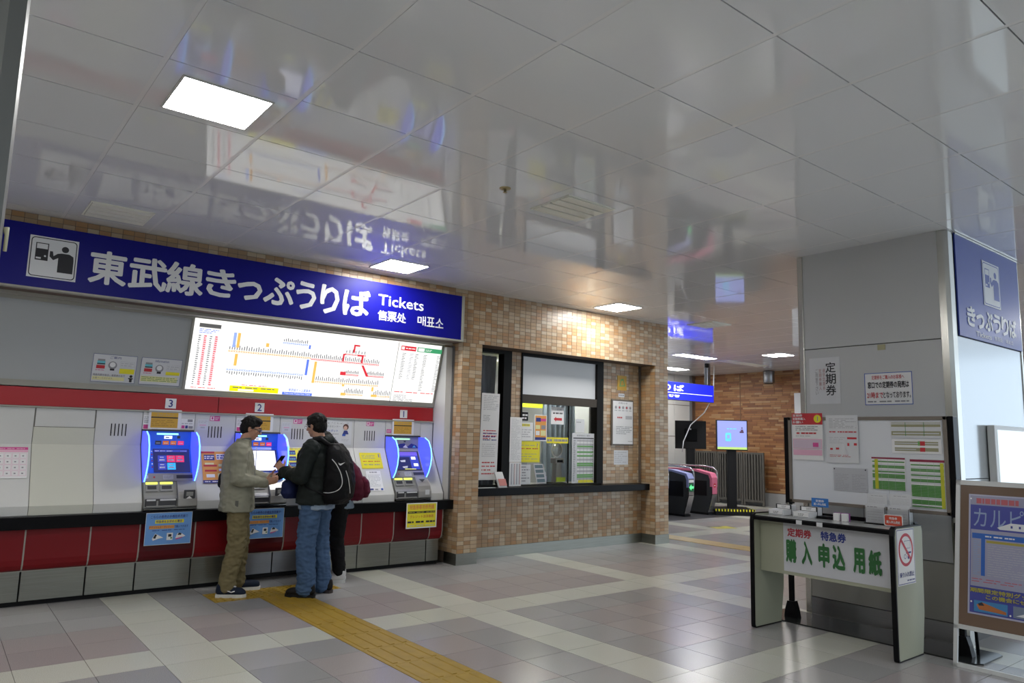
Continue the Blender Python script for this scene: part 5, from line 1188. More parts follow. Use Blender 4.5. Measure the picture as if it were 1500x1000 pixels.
# ticket gates
GD = mat('gate_dark', (0.10, 0.105, 0.11), 0.25, 0.5); GS = mat('gate_silver', (0.42, 0.42, 0.43), 0.25, 0.8); GP = mat('gate_pink', (0.62, 0.16, 0.26), 0.35); GPL = mat('gate_lilac', (0.30, 0.33, 0.60), 0.35)
def gate(x, lab, capm, lit, frontm):
    y0 = 9.98; t = thing('ticket_gate', lab, 'ticket gate', (x, y0+0.8, 0), 'ticket gates')
    # side outline in the y-z plane, front end towards -y
    out = [(y0+0.14, 0.04), (y0+0.04, 0.36), (y0+0.01, 0.52), (y0+0.0, 0.80), (y0+0.05, 0.90), (y0+0.45, 0.97), (y0+1.8, 0.97), (y0+1.8, 0.04)]
    b = B(); b.prism([(x-0.09, y, z) for y, z in out], (0.18, 0, 0), GD); b.build('body', t)
    cap = [(y0-0.002, 0.62), (y0-0.004, 0.82), (y0+0.05, 0.915), (y0+0.45, 0.985), (y0+1.8, 0.985), (y0+1.8, 0.95), (y0+0.45, 0.94), (y0+0.09, 0.87), (y0+0.05, 0.78), (y0+0.05, 0.62)]
    b = B(); b.prism([(x-0.1, y, z) for y, z in cap], (0.2, 0, 0), capm); b.build('top_cover', t)
    b = B(); b.prism([(x-0.085, y, z) for y, z in [(y0+0.12, 0.06), (y0+0.03, 0.36), (y0+0.0, 0.45), (y0-0.006, 0.45), (y0+0.02, 0.35), (y0+0.11, 0.06)]], (0.17, 0, 0), GS); b.build('kick_trim', t)
    s = Sheet((x-0.085, y0-0.003, 0.80), (1, 0, 0), (0, 0, -1), 0.17, 0.34, frontm, 0.003)
    if lit: s.r(0.02, 0.05, 0.98, 0.22, PAPER); s.r(0.02, 0.26, 0.98, 0.78, mat('gate_panel_dark', (0.02, 0.16, 0.08), 0.3)); s.poly([(0.08, 0.52), (0.5, 0.33), (0.5, 0.45), (0.95, 0.45), (0.95, 0.59), (0.5, 0.59), (0.5, 0.71)], mat('gate_arrow', (0.1, 0.8, 0.2), 0.3, emit=(0.1, 0.9, 0.25), es=1.3))
    else: s.disc(0.5, 0.45, 0.28, INKR); s.r(0.32, 0.43, 0.68, 0.47, PAPER)
    s.build('front_plate', t)
    b = B(); b.box(x-0.094, x-0.09, y0+0.14, y0+0.75, 0.42, 0.74, BLACKM); b.build('side_window', t)
    b = B(); b.box(x-0.35, x-0.09, y0+0.6, y0+0.64, 0.45, 0.75, capm); b.build('flap', t)
    b = B(); b.tube([(x+0.11, y0+1.8, 1.06), (x+0.11, y0+0.35, 1.06), (x+0.11, y0+0.10, 1.03), (x+0.11, y0+0.02, 0.96), (x+0.11, y0+0.01, 0.80), (x+0.11, y0+0.04, 0.42)], 0.018, GS, 8); b.build('rail', t)
    B().box(x-0.1, x+0.1, y0+0.1, y0+1.8, 0.0, 0.05, BLACKM).build('foot', t)
gate(12.05, 'dark ticket gate mostly hidden behind the tiled pillar', GPL, True, GS)
gate(12.90, 'dark ticket gate with green lit arrow on its end', GPL, True, GS)
gate(13.72, 'pink topped ticket gate with red round no-entry mark', GP, False, GP)
tag(B().box(9.4, 14.4, 9.70, 12.4, 0.0, 0.004, mat('gate_mat', (0.06, 0.06, 0.065), 0.35)).build('gate_floor'), 'dark floor strip under the ticket gates', 'floor mat')
s = Sheet((11.75, 8.75, 0.001), (1, -0.35, 0), (-0.35, -1, 0), 0.45, 0.35, mat('sticker_yellow', (0.42, 0.38, 0.03), 0.4), 0.002); s.b = B(); s.n = Vector((0, 0, 1)); P = s.o
s.b.prism([P+s.v*s.h, P+s.u*s.w+s.v*s.h, P+s.u*s.w, P], Vector((0, 0, 0.002)), mat('sticker_yellow'))
s.b.prism([P+s.v*0.1, P+s.u*0.3+s.v*0.1, P+s.u*0.3, P], Vector((0, 0, 0.003)), INK)
tag(s.b.build('floor_sticker'), 'worn yellow and black sticker on floor before gates', 'floor sticker')
# camera / speaker on the brick wall and grille
t = thing('wall_speaker', 'grey cylindrical speaker hanging at top of the brick wall', 'speaker', (16.75, 10.4, 3.46))
B().lathe([(0.02, 3.46), (0.02, 3.44), (0.13, 3.44), (0.14, 3.42), (0.14, 3.16), (0.12, 3.12), (0.02, 3.115)], (16.7, 10.45, 0), STEELD, 20).build('housing', t)
B().lathe([(0.10, 3.118), (0.10, 3.112)], (16.7, 10.45, 0), BLACKM, 20).build('lens_cover', t)
t = thing('wall_grille', 'narrow pale grille on the brick wall beside the white pillar', 'grille', (16.95, 9.8, 2.3))
B().bbox(16.93, 16.99, 9.45, 9.9, 1.9, 2.87, PAPERG, 0.005).build('frame', t)
for i in range(14): B().box(16.922, 16.93, 9.5, 9.72, 2.0+i*0.06, 2.035+i*0.06, INK).build('slat', t)
# ================================================================== PEOPLE
def ico(c, r, M_=None, sub=2):
    bm = bmesh.new(); bmesh.ops.create_icosphere(bm, subdivisions=sub, radius=1)
    rx, ry, rz = r if isinstance(r, (tuple, list)) else (r, r, r)
    vs = []
    for v in bm.verts:
        p = Vector((v.co.x*rx, v.co.y*ry, v.co.z*rz))
        if M_: p = M_ @ p
        vs.append(p+Vector(c))
    fs = [tuple(v.index for v in f.verts) for f in bm.faces]; bm.free(); return vs, fs
class Fig:
    def __init__(s): s.v = []; s.f = []
    def _a(s, vs, fs): n = len(s.v); s.v += vs; s.f += [tuple(i+n for i in f) for f in fs]
    def ball(s, c, r, M_=None): s._a(*ico(c, r, M_)); return s
    def limb(s, pts, rs, flat=1.0, ax=None):
        """tapered limb through pts; flat<1 squeezes it along ax"""
        for i in range(len(pts)-1):
            a, b = Vector(pts[i]), Vector(pts[i+1]); L = (b-a).length
            n = max(2, int(L/(min(rs[i], rs[i+1])*0.45))+1)
            d = (b-a).normalized(); e = (Vector((0, 0, 1)) if abs(d.z) < .9 else Vector((1, 0, 0))); e1 = (e-d*e.dot(d)).normalized(); e2 = d.cross(e1)
            vs = []; fs = []; N = 14
            for t, r in ((0, rs[i]), (1, rs[i+1])):
                p = a.lerp(b, t)
                for k in range(N):
                    w = 2*math.pi*k/N; vs.append(p+(e1*math.cos(w)+e2*math.sin(w))*r)
            for k in range(N): fs.append((k, (k+1) % N, N+(k+1) % N, N+k))
            fs += [tuple(range(N))[::-1], tuple(range(N, 2*N))]
            s._a(vs, fs)
        for p, r in zip(pts, rs): s.ball(p, r)
        return s
    def rings(s, secs):
        """closed torso-like body from elliptical sections (cx,cy,z,rx,ry)"""
        N = 24; vs = []; fs = []
        for (cx, cy, z, rx, ry) in secs:
            for k in range(N):
                w = 2*math.pi*k/N; c, q = math.cos(w), math.sin(w)
                vs.append(Vector((cx+rx*math.copysign(abs(c)**0.85, c), cy+ry*math.copysign(abs(q)**0.85, q), z)))
        for i in range(len(secs)-1):
            for k in range(N): fs.append((i*N+k, i*N+(k+1) % N, (i+1)*N+(k+1) % N, (i+1)*N+k))
        fs += [tuple(range(N))[::-1], tuple(range((len(secs)-1)*N, len(secs)*N))]
        s._a(vs, fs); return s
    def build(s, name, parent, m_, M_, voxel=0.007, smooth=4, folds=0.0, fscale=14, zstretch=1.0, seed=0):
        me = bpy.data.meshes.new(name); me.from_pydata([tuple(v) for v in s.v], [], s.f); me.update()
        o = bpy.data.objects.new(name, me); COL.objects.link(o)
        r = o.modifiers.new('r', 'REMESH'); r.mode = 'VOXEL'; r.voxel_size = voxel; r.use_smooth_shade = True
        if smooth: sm = o.modifiers.new('s', 'SMOOTH'); sm.factor = 0.5; sm.iterations = smooth
        dg = bpy.context.evaluated_depsgraph_get(); ev = o.evaluated_get(dg)
        m2 = bpy.data.meshes.new_from_object(ev); o.modifiers.clear(); o.data = m2; bpy.data.meshes.remove(me)
        m2.name = name
        off = wloc(parent)
        nr = [v.normal.copy() for v in m2.vertices]
        for v, n in zip(m2.vertices, nr):
            p = v.co.copy()
            if folds:
                q = Vector((p.x*fscale+seed, p.y*fscale, p.z*fscale*zstretch))
                w = noise.noise(q)+0.5*noise.noise(q*2.3)
                p += n*(folds*(1-2*abs(w))*1.0)
            v.co = (M_ @ p)-off
        m2.materials.clear(); m2.materials.append(m_)
        for p in m2.polygons: p.use_smooth = True
        o.parent = parent; return o
def hand(fg, w, d, palm, side, curl=0.6, L=0.185, thumb=0.7):
    """w wrist, d pointing direction of the hand, palm normal, side: towards the thumb"""
    w = Vector(w); d = Vector(d).normalized(); p = Vector(palm); p = (p-d*p.dot(d)).normalized(); t = Vector(side); t = (t-d*t.dot(d)-p*t.dot(p)).normalized()
    R_ = Matrix((t, d, p)).transposed()
    pc = w+d*0.055
    fg.ball(pc, (0.040, 0.052, 0.016), R_); fg.limb([w-d*0.03, w+d*0.015], [0.025, 0.026])
    for k, (off, ln) in enumerate(((0.030, 0.070), (0.010, 0.078), (-0.010, 0.073), (-0.030, 0.058))):
        b0 = w+d*0.088+t*off; a1 = curl*0.5; a2 = curl*1.1; a3 = curl*1.6
        p1 = b0+(d*math.cos(a1)+p*math.sin(a1))*ln*0.45; p2 = p1+(d*math.cos(a2)+p*math.sin(a2))*ln*0.32; p3 = p2+(d*math.cos(a3)+p*math.sin(a3))*ln*0.26
        fg.limb([w+d*0.05+t*off*0.8, b0, p1, p2, p3], [0.010, 0.0098, 0.0088, 0.0082, 0.0072])
    b0 = w+d*0.03+t*0.030; p1 = b0+(d*0.55+t*0.8*thumb+p*0.3).normalized()*0.042; p2 = p1+(d*0.85+t*0.35+p*0.4*curl).normalized()*0.032
    fg.limb([b0-d*0.01-t*0.01, b0, p1, p2], [0.013, 0.0125, 0.0105, 0.0085])
def head(fg, c, M_):
    """c: centre of the head; face along +x of M_"""
    def P(x, y, z): return Vector(c)+M_ @ Vector((x, y, z))
    fg.ball(P(-0.012, 0, 0.028), (0.094, 0.075, 0.088), M_)
    fg.ball(P(0.020, 0, -0.030), (0.068, 0.058, 0.078), M_)
    fg.ball(P(0.052, 0, -0.082), (0.026, 0.028, 0.022), M_)
    fg.ball(P(0.078, 0, 0.028), (0.014, 0.045, 0.010), M_)
    fg.limb([P(0.078, 0, 0.015), P(0.103, 0, -0.022)], [0.008, 0.0125]); fg.ball(P(0.092, 0.011, -0.026), 0.008); fg.ball(P(0.092, -0.011, -0.026), 0.008)
    fg.ball(P(0.080, 0, -0.049), (0.010, 0.022, 0.006), M_); fg.ball(P(0.078, 0, -0.060), (0.009, 0.018, 0.006), M_)
    for s_ in (-1, 1):
        fg.ball(P(0.055, 0.035*s_, -0.018), (0.022, 0.018, 0.020), M_)
        fg.ball(P(-0.006, 0.078*s_, -0.006), (0.018, 0.008, 0.032), M_)
    return P
def face_bits(body, P, M_, T, skin_dark, eyeglass=None):
    for s_ in (-1, 1):
        b = B(); vs, fs = ico(P(0.074, 0.031*s_, 0.006), 0.0115, None, 2); b.add([T @ v for v in vs], fs, mat('eye_white', (0.6, 0.58, 0.55), 0.2), True)
        vs, fs = ico(P(0.0825, 0.031*s_, 0.005), 0.0055, None, 1); b.add([T @ v for v in vs], fs, INK, True); b.build('eye', body)
        b = B(); b.tube([T @ P(0.086, 0.015*s_, 0.028), T @ P(0.088, 0.032*s_, 0.033), T @ P(0.078, 0.050*s_, 0.028)], [0.003, 0.004, 0.002], HAIRM, 6); b.build('eyebrow', body)
    b = B(); b.tube([T @ P(0.084, -0.020, -0.054), T @ P(0.0905, 0, -0.0535), T @ P(0.084, 0.020, -0.054)], [0.0015, 0.003, 0.0015], mat('lips', (0.32, 0.12, 0.10), 0.5), 6); b.build('mouth', body)
HAIRM = mat('black_hair', (0.008, 0.007, 0.006), 0.6, spec=0.2, bump=0.8, nscale=60, stretch=(1, 1, 0.25))
def hair(parent, P, M_, T, full=1.0, seed=1):
    f = Fig()
    f.ball(P(-0.018, 0, 0.042), (0.098*full, 0.084*full, 0.088*full), M_)
    f.ball(P(-0.045, 0, 0.0), (0.070*full, 0.078*full, 0.085*full), M_)
    f.ball(P(0.030, 0, 0.085), (0.055, 0.062, 0.035), M_)
    for s_ in (-1, 1): f.ball(P(-0.012, 0.066*s_, 0.030), (0.045, 0.018, 0.040), M_)
    rnd = random.Random(seed)
    for k in range(46):
        a = rnd.uniform(0, 2*math.pi); e = rnd.uniform(0.0, 1.3); dv = Vector((math.cos(a)*math.cos(e), math.sin(a)*math.cos(e), math.sin(e)))
        if dv.x > 0.45 and dv.z < 0.55: continue
        p0 = Vector((-0.02+dv.x*0.088*full, dv.y*0.078*full, 0.035+dv.z*0.084*full)); q = p0+Vector((rnd.uniform(-.02, .02)+dv.x*0.008, dv.y*0.010, -0.028))
        f.limb([P(*p0), P(*q)], [0.011, 0.005])
    f.build('hair', parent, HAIRM, T, 0.0045, 2, 0.0025, 90, 0.4, seed)
def shoe(parent, x, y, a, M_, m_, sole, name='shoe', L=0.285, acc=None):
    """toe along local direction a at heel point (x,y)"""
    R_ = Matrix.Translation((x, y, 0)) @ Matrix.Rotation(a, 4, 'Z'); T = M_ @ R_
    f = Fig(); f.limb([(0.04, 0, 0.06), (0.13, 0, 0.058), (0.22, 0.003, 0.048), (L-0.045, 0.004, 0.042)], [0.042, 0.042, 0.043, 0.036]); f.limb([(0.035, 0, 0.06), (0.045, 0, 0.10)], [0.042, 0.046])
    so_ = f.build(name, parent, m_, T, 0.006, 3)
    o = B(); pts = []
    for (px_, py_) in ((-0.006, 0.0), (0.0, 0.028), (0.04, 0.040), (0.12, 0.036), (0.19, 0.046), (0.245, 0.040), (L-0.006, 0.015), (L-0.004, -0.012), (0.25, -0.036), (0.19, -0.044), (0.11, -0.034), (0.04, -0.038), (0.0, -0.026)): pts.append(T @ Vector((px_, py_, 0.0)))
    o.prism(pts, (0, 0, 0.032), sole); o.build('sole', so_)
    if acc: 
        b = B(); b.tube([T @ Vector((0.11, -0.045, 0.07)), T @ Vector((0.15, -0.047, 0.055)), T @ Vector((0.18, -0.045, 0.065))], 0.005, acc, 6); b.tube([T @ Vector((0.12, 0.0, 0.104)), T @ Vector((0.18, 0.0, 0.095))], 0.01, acc, 6); b.build('side_mark', so_)

# ---------- person 1: khaki trousers, beige jacket
def person(name, label, x, y, hd): 
    t = thing(name, label, 'person', (x, y, 0)); return t, Matrix.Translation((x, y, 0)) @ Matrix.Rotation(hd, 4, 'Z')
I3 = Matrix.Identity(3)
p1, T = person('person', 'standing man in beige jacket and khaki trousers with dark glasses, using the machine', 2.475, 7.43, math.radians(-20))
HM = Matrix.Rotation(math.radians(-4), 3, 'Z') @ Matrix.Rotation(math.radians(17), 3, 'Y')
hc = Vector((0.075, 0.0, 1.605))
f = Fig(); P = head(f, hc, HM)
f.limb([(0.005, 0, 1.42), (0.045, 0, 1.54)], [0.060, 0.056])
f.rings([(-0.01, 0, 0.90, 0.10, 0.15), (-0.01, 0, 1.1, 0.09, 0.13), (-0.01, 0, 1.3, 0.10, 0.16), (0, 0, 1.42, 0.07, 0.10)])
legsR = [(0.0, -0.09, 0.92), (0.02, -0.10, 0.50), (-0.045, -0.115, 0.08)]; legsL = [(0.0, 0.09, 0.92), (0.045, 0.115, 0.50), (0.03, 0.16, 0.08)]
for q in (legsR, legsL): f.limb(q, [0.075, 0.05, 0.04])
armR = [(-0.02, -0.185, 1.385), (-0.015, -0.235, 1.115), (0.215, -0.13, 1.075)]; armL = [(0.0, 0.185, 1.385), (0.09, 0.235, 1.13), (0.26, 0.09, 1.10)]
for q in (armR, armL): f.limb(q, [0.045, 0.036, 0.028])
hand(f, (0.235, -0.120, 1.08), (0.96, 0.18, 0.22), (0.1, 0.9, 0.2), (-0.1, 0, 1), 0.75)
hand(f, (0.275, 0.08, 1.105), (0.9, -0.15, 0.25), (0.1, -0.9, 0.2), (0, 0, 1), 0.9)
bo1 = f.build('body', p1, SKIN, T, 0.006, 3)
face_bits(bo1, P, HM, T, None)
hair(p1, P, HM, T, 0.97, 3)
# glasses with dark lenses
b = B()
for s_ in (-1, 1):
    q = [P(0.094+0.002*math.cos(a), 0.034*s_+0.025*math.cos(a), 0.002+0.019*math.sin(a)) for a in [2*math.pi*k/14 for k in range(14)]]
    n_ = (HM @ Vector((0.004, 0, 0))); b.prism([T @ v for v in q], T.to_3x3() @ n_, mat('dark_lens', (0.006, 0.012, 0.01), 0.35))
    b.tube([T @ P(0.092, 0.058*s_, 0.008), T @ P(0.04, 0.079*s_, 0.008), T @ P(-0.005, 0.084*s_, 0.004)], 0.0035, INK, 6)
b.tube([T @ P(0.098, -0.01, 0.006), T @ P(0.098, 0.01, 0.006)], 0.003, INK, 6); b.build('glasses', p1)
KH = mat('khaki_cloth', (0.175, 0.145, 0.075), 0.85, spec=0.15, noise_amt=0.08, nscale=8)
f = Fig(); f.rings([(-0.005, 0, 0.80, 0.115, 0.155), (-0.01, 0, 0.90, 0.115, 0.155), (-0.01, 0, 1.0, 0.10, 0.14)])
for q, rs in ((legsR, [0.098, 0.084, 0.073]), (legsL, [0.098, 0.082, 0.072])):
    f.limb([q[0], tuple(Vector(q[0]).lerp(Vector(q[1]), .5)), q[1], (q[2][0], q[2][1], 0.14)], [rs[0], rs[0]*0.92, rs[1], rs[2]])
    f.limb([(q[2][0], q[2][1], 0.14), (q[2][0]+0.01, q[2][1], 0.095)], [rs[2]*1.03, rs[2]*1.05])
f.build('trousers', p1, KH, T, 0.007, 3, 0.011, 9, 1.6, 2)
BJK = mat('beige_jacket_cloth', (0.255, 0.25, 0.195), 0.75, spec=0.15, noise_amt=0.05, nscale=10)
f = Fig(); f.rings([(-0.008, 0, 0.80, 0.162, 0.215), (-0.012, 0, 0.92, 0.158, 0.208), (-0.02, 0, 1.10, 0.148, 0.19), (-0.025, 0, 1.28, 0.143, 0.205), (-0.02, 0, 1.38, 0.12, 0.19), (-0.005, 0, 1.44, 0.085, 0.12), (0.01, 0, 1.475, 0.068, 0.075), (0.015, 0, 1.495, 0.066, 0.07)])
for q in (armR, armL): f.limb([q[0], q[1], q[2]], [0.080, 0.066, 0.050]); f.limb([Vector(q[2]), Vector(q[2])+(Vector(q[2])-Vector(q[1])).normalized()*0.012], [0.051, 0.049])
j1 = f.build('jacket', p1, BJK, T, 0.007, 2, 0.010, 8, 1.2, 5)
b = B(); b.tube([T @ Vector((0.062*math.cos(a)+0.02, 0.066*math.sin(a), 1.497+0.012*math.cos(a))) for a in [2*math.pi*k/20 for k in range(21)]], 0.011, mat('collar_grey', (0.12, 0.13, 0.12), 0.7), 6, False); b.build('collar', j1)
b = B(); b.box(-0.02, 0.01, -0.212, -0.20, 0.83, 0.91, mat('jacket_tab', (0.08, 0.08, 0.07), 0.7), T); b.build('hem_tab', j1)
b = B(); b.tube([T @ Vector((0.14, 0.02*math.sin(k), 0.82+0.6*k/10)) for k in range(11)], 0.003, INKG, 6); b.build('zip', j1)
NV = mat('navy_shoe', (0.012, 0.018, 0.035), 0.6, spec=0.15)
shoe(p1, -0.135, -0.12, math.radians(-12), T, NV, mat('white_sole', (0.6, 0.6, 0.58), 0.5), acc=PAPERG)
shoe(p1, 0.00, 0.155, math.radians(8), T, NV, mat('white_sole'), L=0.27)
# things he holds / carries
t = thing('wallet', 'dark card wallet held in the hands of the man in beige', 'wallet', tuple(T @ Vector((0.36, -0.03, 1.14))))
b = B(); b.bbox(-0.05, 0.05, -0.012, 0.012, -0.035, 0.035, BLACKM, 0.004, T @ Matrix.Translation((0.395, -0.015, 1.145)) @ Matrix.Rotation(math.radians(-25), 4, 'Y')); b.build('cover', t)
t = thing('waist_bag', 'small black bag at the back of the man in beige', 'bag', tuple(T @ Vector((-0.17, 0.05, 1.1))))
f = Fig(); f.limb([(-0.165, 0.03, 1.05), (-0.165, 0.03, 1.13)], [0.04, 0.035]); f.limb([(-0.15, 0.10, 1.05), (-0.15, 0.10, 1.12)], [0.05, 0.045]); f.build('pouch', t, BLACKM, T, 0.006, 2)

# ---------- person 2: jeans, dark jacket, black backpack
p2, T = person('person', 'standing man in dark jacket and blue jeans wearing a black backpack', 3.10, 7.0, math.radians(128))
HM = Matrix.Rotation(math.radians(-6), 3, 'Z') @ Matrix.Rotation(math.radians(10), 3, 'Y')
f = Fig(); P = head(f, (0.05, 0.0, 1.645), HM)
f.limb([(-0.02, 0, 1.46), (0.02, 0, 1.58)], [0.062, 0.058])
f.rings([(-0.01, 0, 0.92, 0.10, 0.15), (-0.01, 0, 1.1, 0.09, 0.13), (-0.01, 0, 1.3, 0.10, 0.16), (0, 0, 1.45, 0.07, 0.10)])
legL = [(-0.01, 0.095, 0.94), (0.02, 0.115, 0.51), (-0.01, 0.11, 0.08)]; legR = [(-0.01, -0.095, 0.94), (0.0, -0.12, 0.50), (-0.05, -0.135, 0.08)]
for q in (legL, legR): f.limb(q, [0.08, 0.052, 0.042])
armL = [(-0.02, 0.19, 1.42), (0.03, 0.27, 1.15), (0.27, 0.17, 1.19)]; armR = [(-0.02, -0.19, 1.42), (0.08, -0.24, 1.16), (0.29, -0.10, 1.15)]
for q in (armL, armR): f.limb(q, [0.047, 0.037, 0.029])
hand(f, (0.285, 0.165, 1.20), (0.75, -0.1, 0.65), (0.3, -0.9, 0), (-0.4, 0, 0.9), 0.95)
hand(f, (0.31, -0.09, 1.155), (0.9, 0.15, 0.3), (0.1, 0.9, 0.1), (0, 0, 1), 0.8)
bo2 = f.build('body', p2, SKIN, T, 0.006, 3)
face_bits(bo2, P, HM, T, None)
hair(p2, P, HM, T, 1.08, 8)
b = B()
for s_ in (-1, 1):
    q = [P(0.096, 0.033*s_+0.022*math.cos(a), 0.002+0.016*math.sin(a)) for a in [2*math.pi*k/16 for k in range(17)]]
    b.tube([T @ v for v in q], 0.0018, INKG, 5, False); b.tube([T @ P(0.094, 0.056*s_, 0.006), T @ P(0.04, 0.079*s_, 0.008), T @ P(-0.005, 0.086*s_, 0.004)], 0.002, INKG, 5)
b.build('glasses', p2)
JN = mat('blue_denim', (0.06, 0.108, 0.20), 0.8, spec=0.15, noise_amt=0.35, nscale=7)
f = Fig(); f.rings([(-0.01, 0, 0.82, 0.135, 0.18), (-0.01, 0, 0.93, 0.13, 0.178), (-0.01, 0, 1.0, 0.12, 0.16)])
for q, rs in ((legL, [0.101, 0.092, 0.084]), (legR, [0.101, 0.090, 0.082])):
    f.limb([q[0], tuple(Vector(q[0]).lerp(Vector(q[1]), .5)), q[1], (q[2][0], q[2][1], 0.13)], [rs[0], rs[0]*0.93, rs[1], rs[2]])
    f.limb([(q[2][0], q[2][1], 0.13), (q[2][0]+0.01, q[2][1], 0.085)], [rs[2]*1.0, rs[2]*1.04])
f.build('jeans', p2, JN, T, 0.007, 3, 0.011, 9, 1.7, 11)
f = Fig(); f.rings([(-0.012, 0, 0.835, 0.158, 0.195), (-0.012, 0, 0.885, 0.152, 0.187), (-0.012, 0, 0.96, 0.12, 0.15)])
f.build('shirt', p2, mat('pale_blue_shirt', (0.27, 0.34, 0.44), 0.8, spec=0.15), T, 0.007, 2, 0.008, 12, 0.8, 4)
DJ = mat('charcoal_jacket', (0.014, 0.018, 0.017), 0.6, spec=0.15, noise_amt=0.1, nscale=10)
f = Fig(); f.rings([(-0.005, 0, 0.885, 0.180, 0.218), (-0.012, 0, 1.0, 0.17, 0.208), (-0.02, 0, 1.15, 0.155, 0.195), (-0.028, 0, 1.32, 0.15, 0.215), (-0.028, 0, 1.42, 0.125, 0.20), (-0.02, 0, 1.485, 0.09, 0.13), (-0.01, 0, 1.52, 0.073, 0.082), (-0.005, 0, 1.54, 0.07, 0.075)])
for q in (armL, armR): f.limb(q, [0.088, 0.074, 0.054])
f.limb([(-0.09, -0.06, 1.50), (-0.10, 0.0, 1.505), (-0.09, 0.06, 1.50)], [0.045, 0.055, 0.045])
f.build('jacket', p2, DJ, T, 0.007, 2, 0.010, 8, 1.2, 9)
BS = mat('black_shoe', (0.012, 0.010, 0.009), 0.5, spec=0.15)
shoe(p2, -0.10, 0.11, math.radians(6), T, BS, BLACKM, L=0.30); shoe(p2, -0.15, -0.14, math.radians(-14), T, BS, mat('brown_sole', (0.04, 0.03, 0.025), 0.7), L=0.29)
t = thing('mobile_phone', 'dark mobile phone held up by the man with black backpack', 'phone', tuple(T @ Vector((0.37, 0.13, 1.28))))
b = B(); b.bbox(-0.006, 0.006, -0.036, 0.036, -0.07, 0.07, BLACKM, 0.003, T @ Matrix.Translation((0.365, 0.115, 1.285)) @ Matrix.Rotation(math.radians(-35), 4, 'Y')); b.build('casing', t)
# backpack
BP = mat('black_nylon', (0.005, 0.005, 0.006), 0.55, spec=0.15); WL = mat('white_piping', (0.65, 0.65, 0.65), 0.5)
bk = thing('backpack', 'black backpack with white curved piping and tick mark', 'backpack', tuple(T @ Vector((-0.25, 0, 1.15))))
f = Fig(); f.rings([(-0.215, 0.01, 0.89, 0.085, 0.14), (-0.245, 0.01, 0.95, 0.13, 0.175), (-0.25, 0.01, 1.10, 0.138, 0.185), (-0.235, 0.01, 1.28, 0.12, 0.175), (-0.21, 0.01, 1.40, 0.09, 0.15), (-0.185, 0.01, 1.475, 0.055, 0.10)])
pk = f.build('pack_body', bk, BP, T, 0.007, 8, 0.005, 10, 1, 3)
f = Fig()
for s_ in (-1, 1): f.limb([(-0.19, 0.08*s_, 1.44), (-0.08, 0.12*s_, 1.515), (0.04, 0.14*s_, 1.49), (0.13, 0.145*s_, 1.36), (0.13, 0.17*s_, 1.20), (0.0, 0.215*s_, 1.05), (-0.18, 0.16*s_, 0.98)], [0.02, 0.026, 0.026, 0.024, 0.018, 0.012, 0.012])
f.build('straps', bk, BP, T, 0.006, 2)
from mathutils.bvhtree import BVHTree
bvh = BVHTree.FromPolygons([wloc(pk)+v.co for v in pk.data.vertices], [tuple(q.vertices) for q in pk.data.polygons])
def onpack(pts):       # points on the pack surface as they are seen in the photograph
    out = []
    for (X_, Y_) in pts:
        x = 300+X_/3.333; y = 590+Y_/3.333
        dv = fwd+r2*((x-750)/1065.1)-u2*((y-500)/1065.1)
        h = bvh.ray_cast(Vector((0, 0, H)), dv.normalized())
        if h[0]: out.append(h[0]+h[1]*0.003)
    return out
def smooth_pts(q, n=6):
    out = []
    for i in range(len(q)-1):
        a, b_, c, d = q[max(0, i-1)], q[i], q[i+1], q[min(len(q)-1, i+2)]
        for k in range(n):
            t = k/n; out.append(tuple(0.5*((2*b_[m])+(-a[m]+c[m])*t+(2*a[m]-5*b_[m]+4*c[m]-d[m])*t*t+(-a[m]+3*b_[m]-3*c[m]+d[m])*t**3) for m in (0, 1)))
    out.append(q[-1]); return out
b = B()
for q in (((622, 275), (645, 305), (665, 350), (670, 395), (650, 425), (610, 438), (570, 435), (548, 425)), ((688, 330), (700, 370), (706, 410), (708, 440))):
    w = onpack(smooth_pts(q))
    if len(w) > 3: b.tube(w, 0.0042, WL, 6)
sw = onpack(((652, 291), (654, 300), (661, 306), (668, 302), (684, 290), (666, 296), (658, 297)))
if len(sw) == 7:
    sw = [v+(Vector((0, 0, H))-v).normalized()*0.006 for v in sw]
    b.add(sw, [(0, 1, 6), (1, 2, 6), (2, 5, 6), (2, 3, 5), (3, 4, 5)], WL)
b.build('piping', pk)
# dark blue bag in front of him
nb = thing('shoulder_bag', 'navy bag held in front of the man with black backpack', 'bag', tuple(T @ Vector((0.22, 0.05, 1.0))))
f = Fig(); f.rings([(0.235, 0.06, 0.93, 0.06, 0.10), (0.24, 0.06, 0.98, 0.085, 0.13), (0.24, 0.06, 1.08, 0.075, 0.125), (0.23, 0.06, 1.12, 0.04, 0.10)]); f.limb([(0.24, -0.05, 1.1), (0.20, 0.0, 1.2), (0.24, 0.16, 1.1)], [0.012, 0.012, 0.012])
f.build('bag_body', nb, mat('navy_nylon', (0.012, 0.018, 0.07), 0.6, spec=0.15), T, 0.006, 6, 0.004, 12)

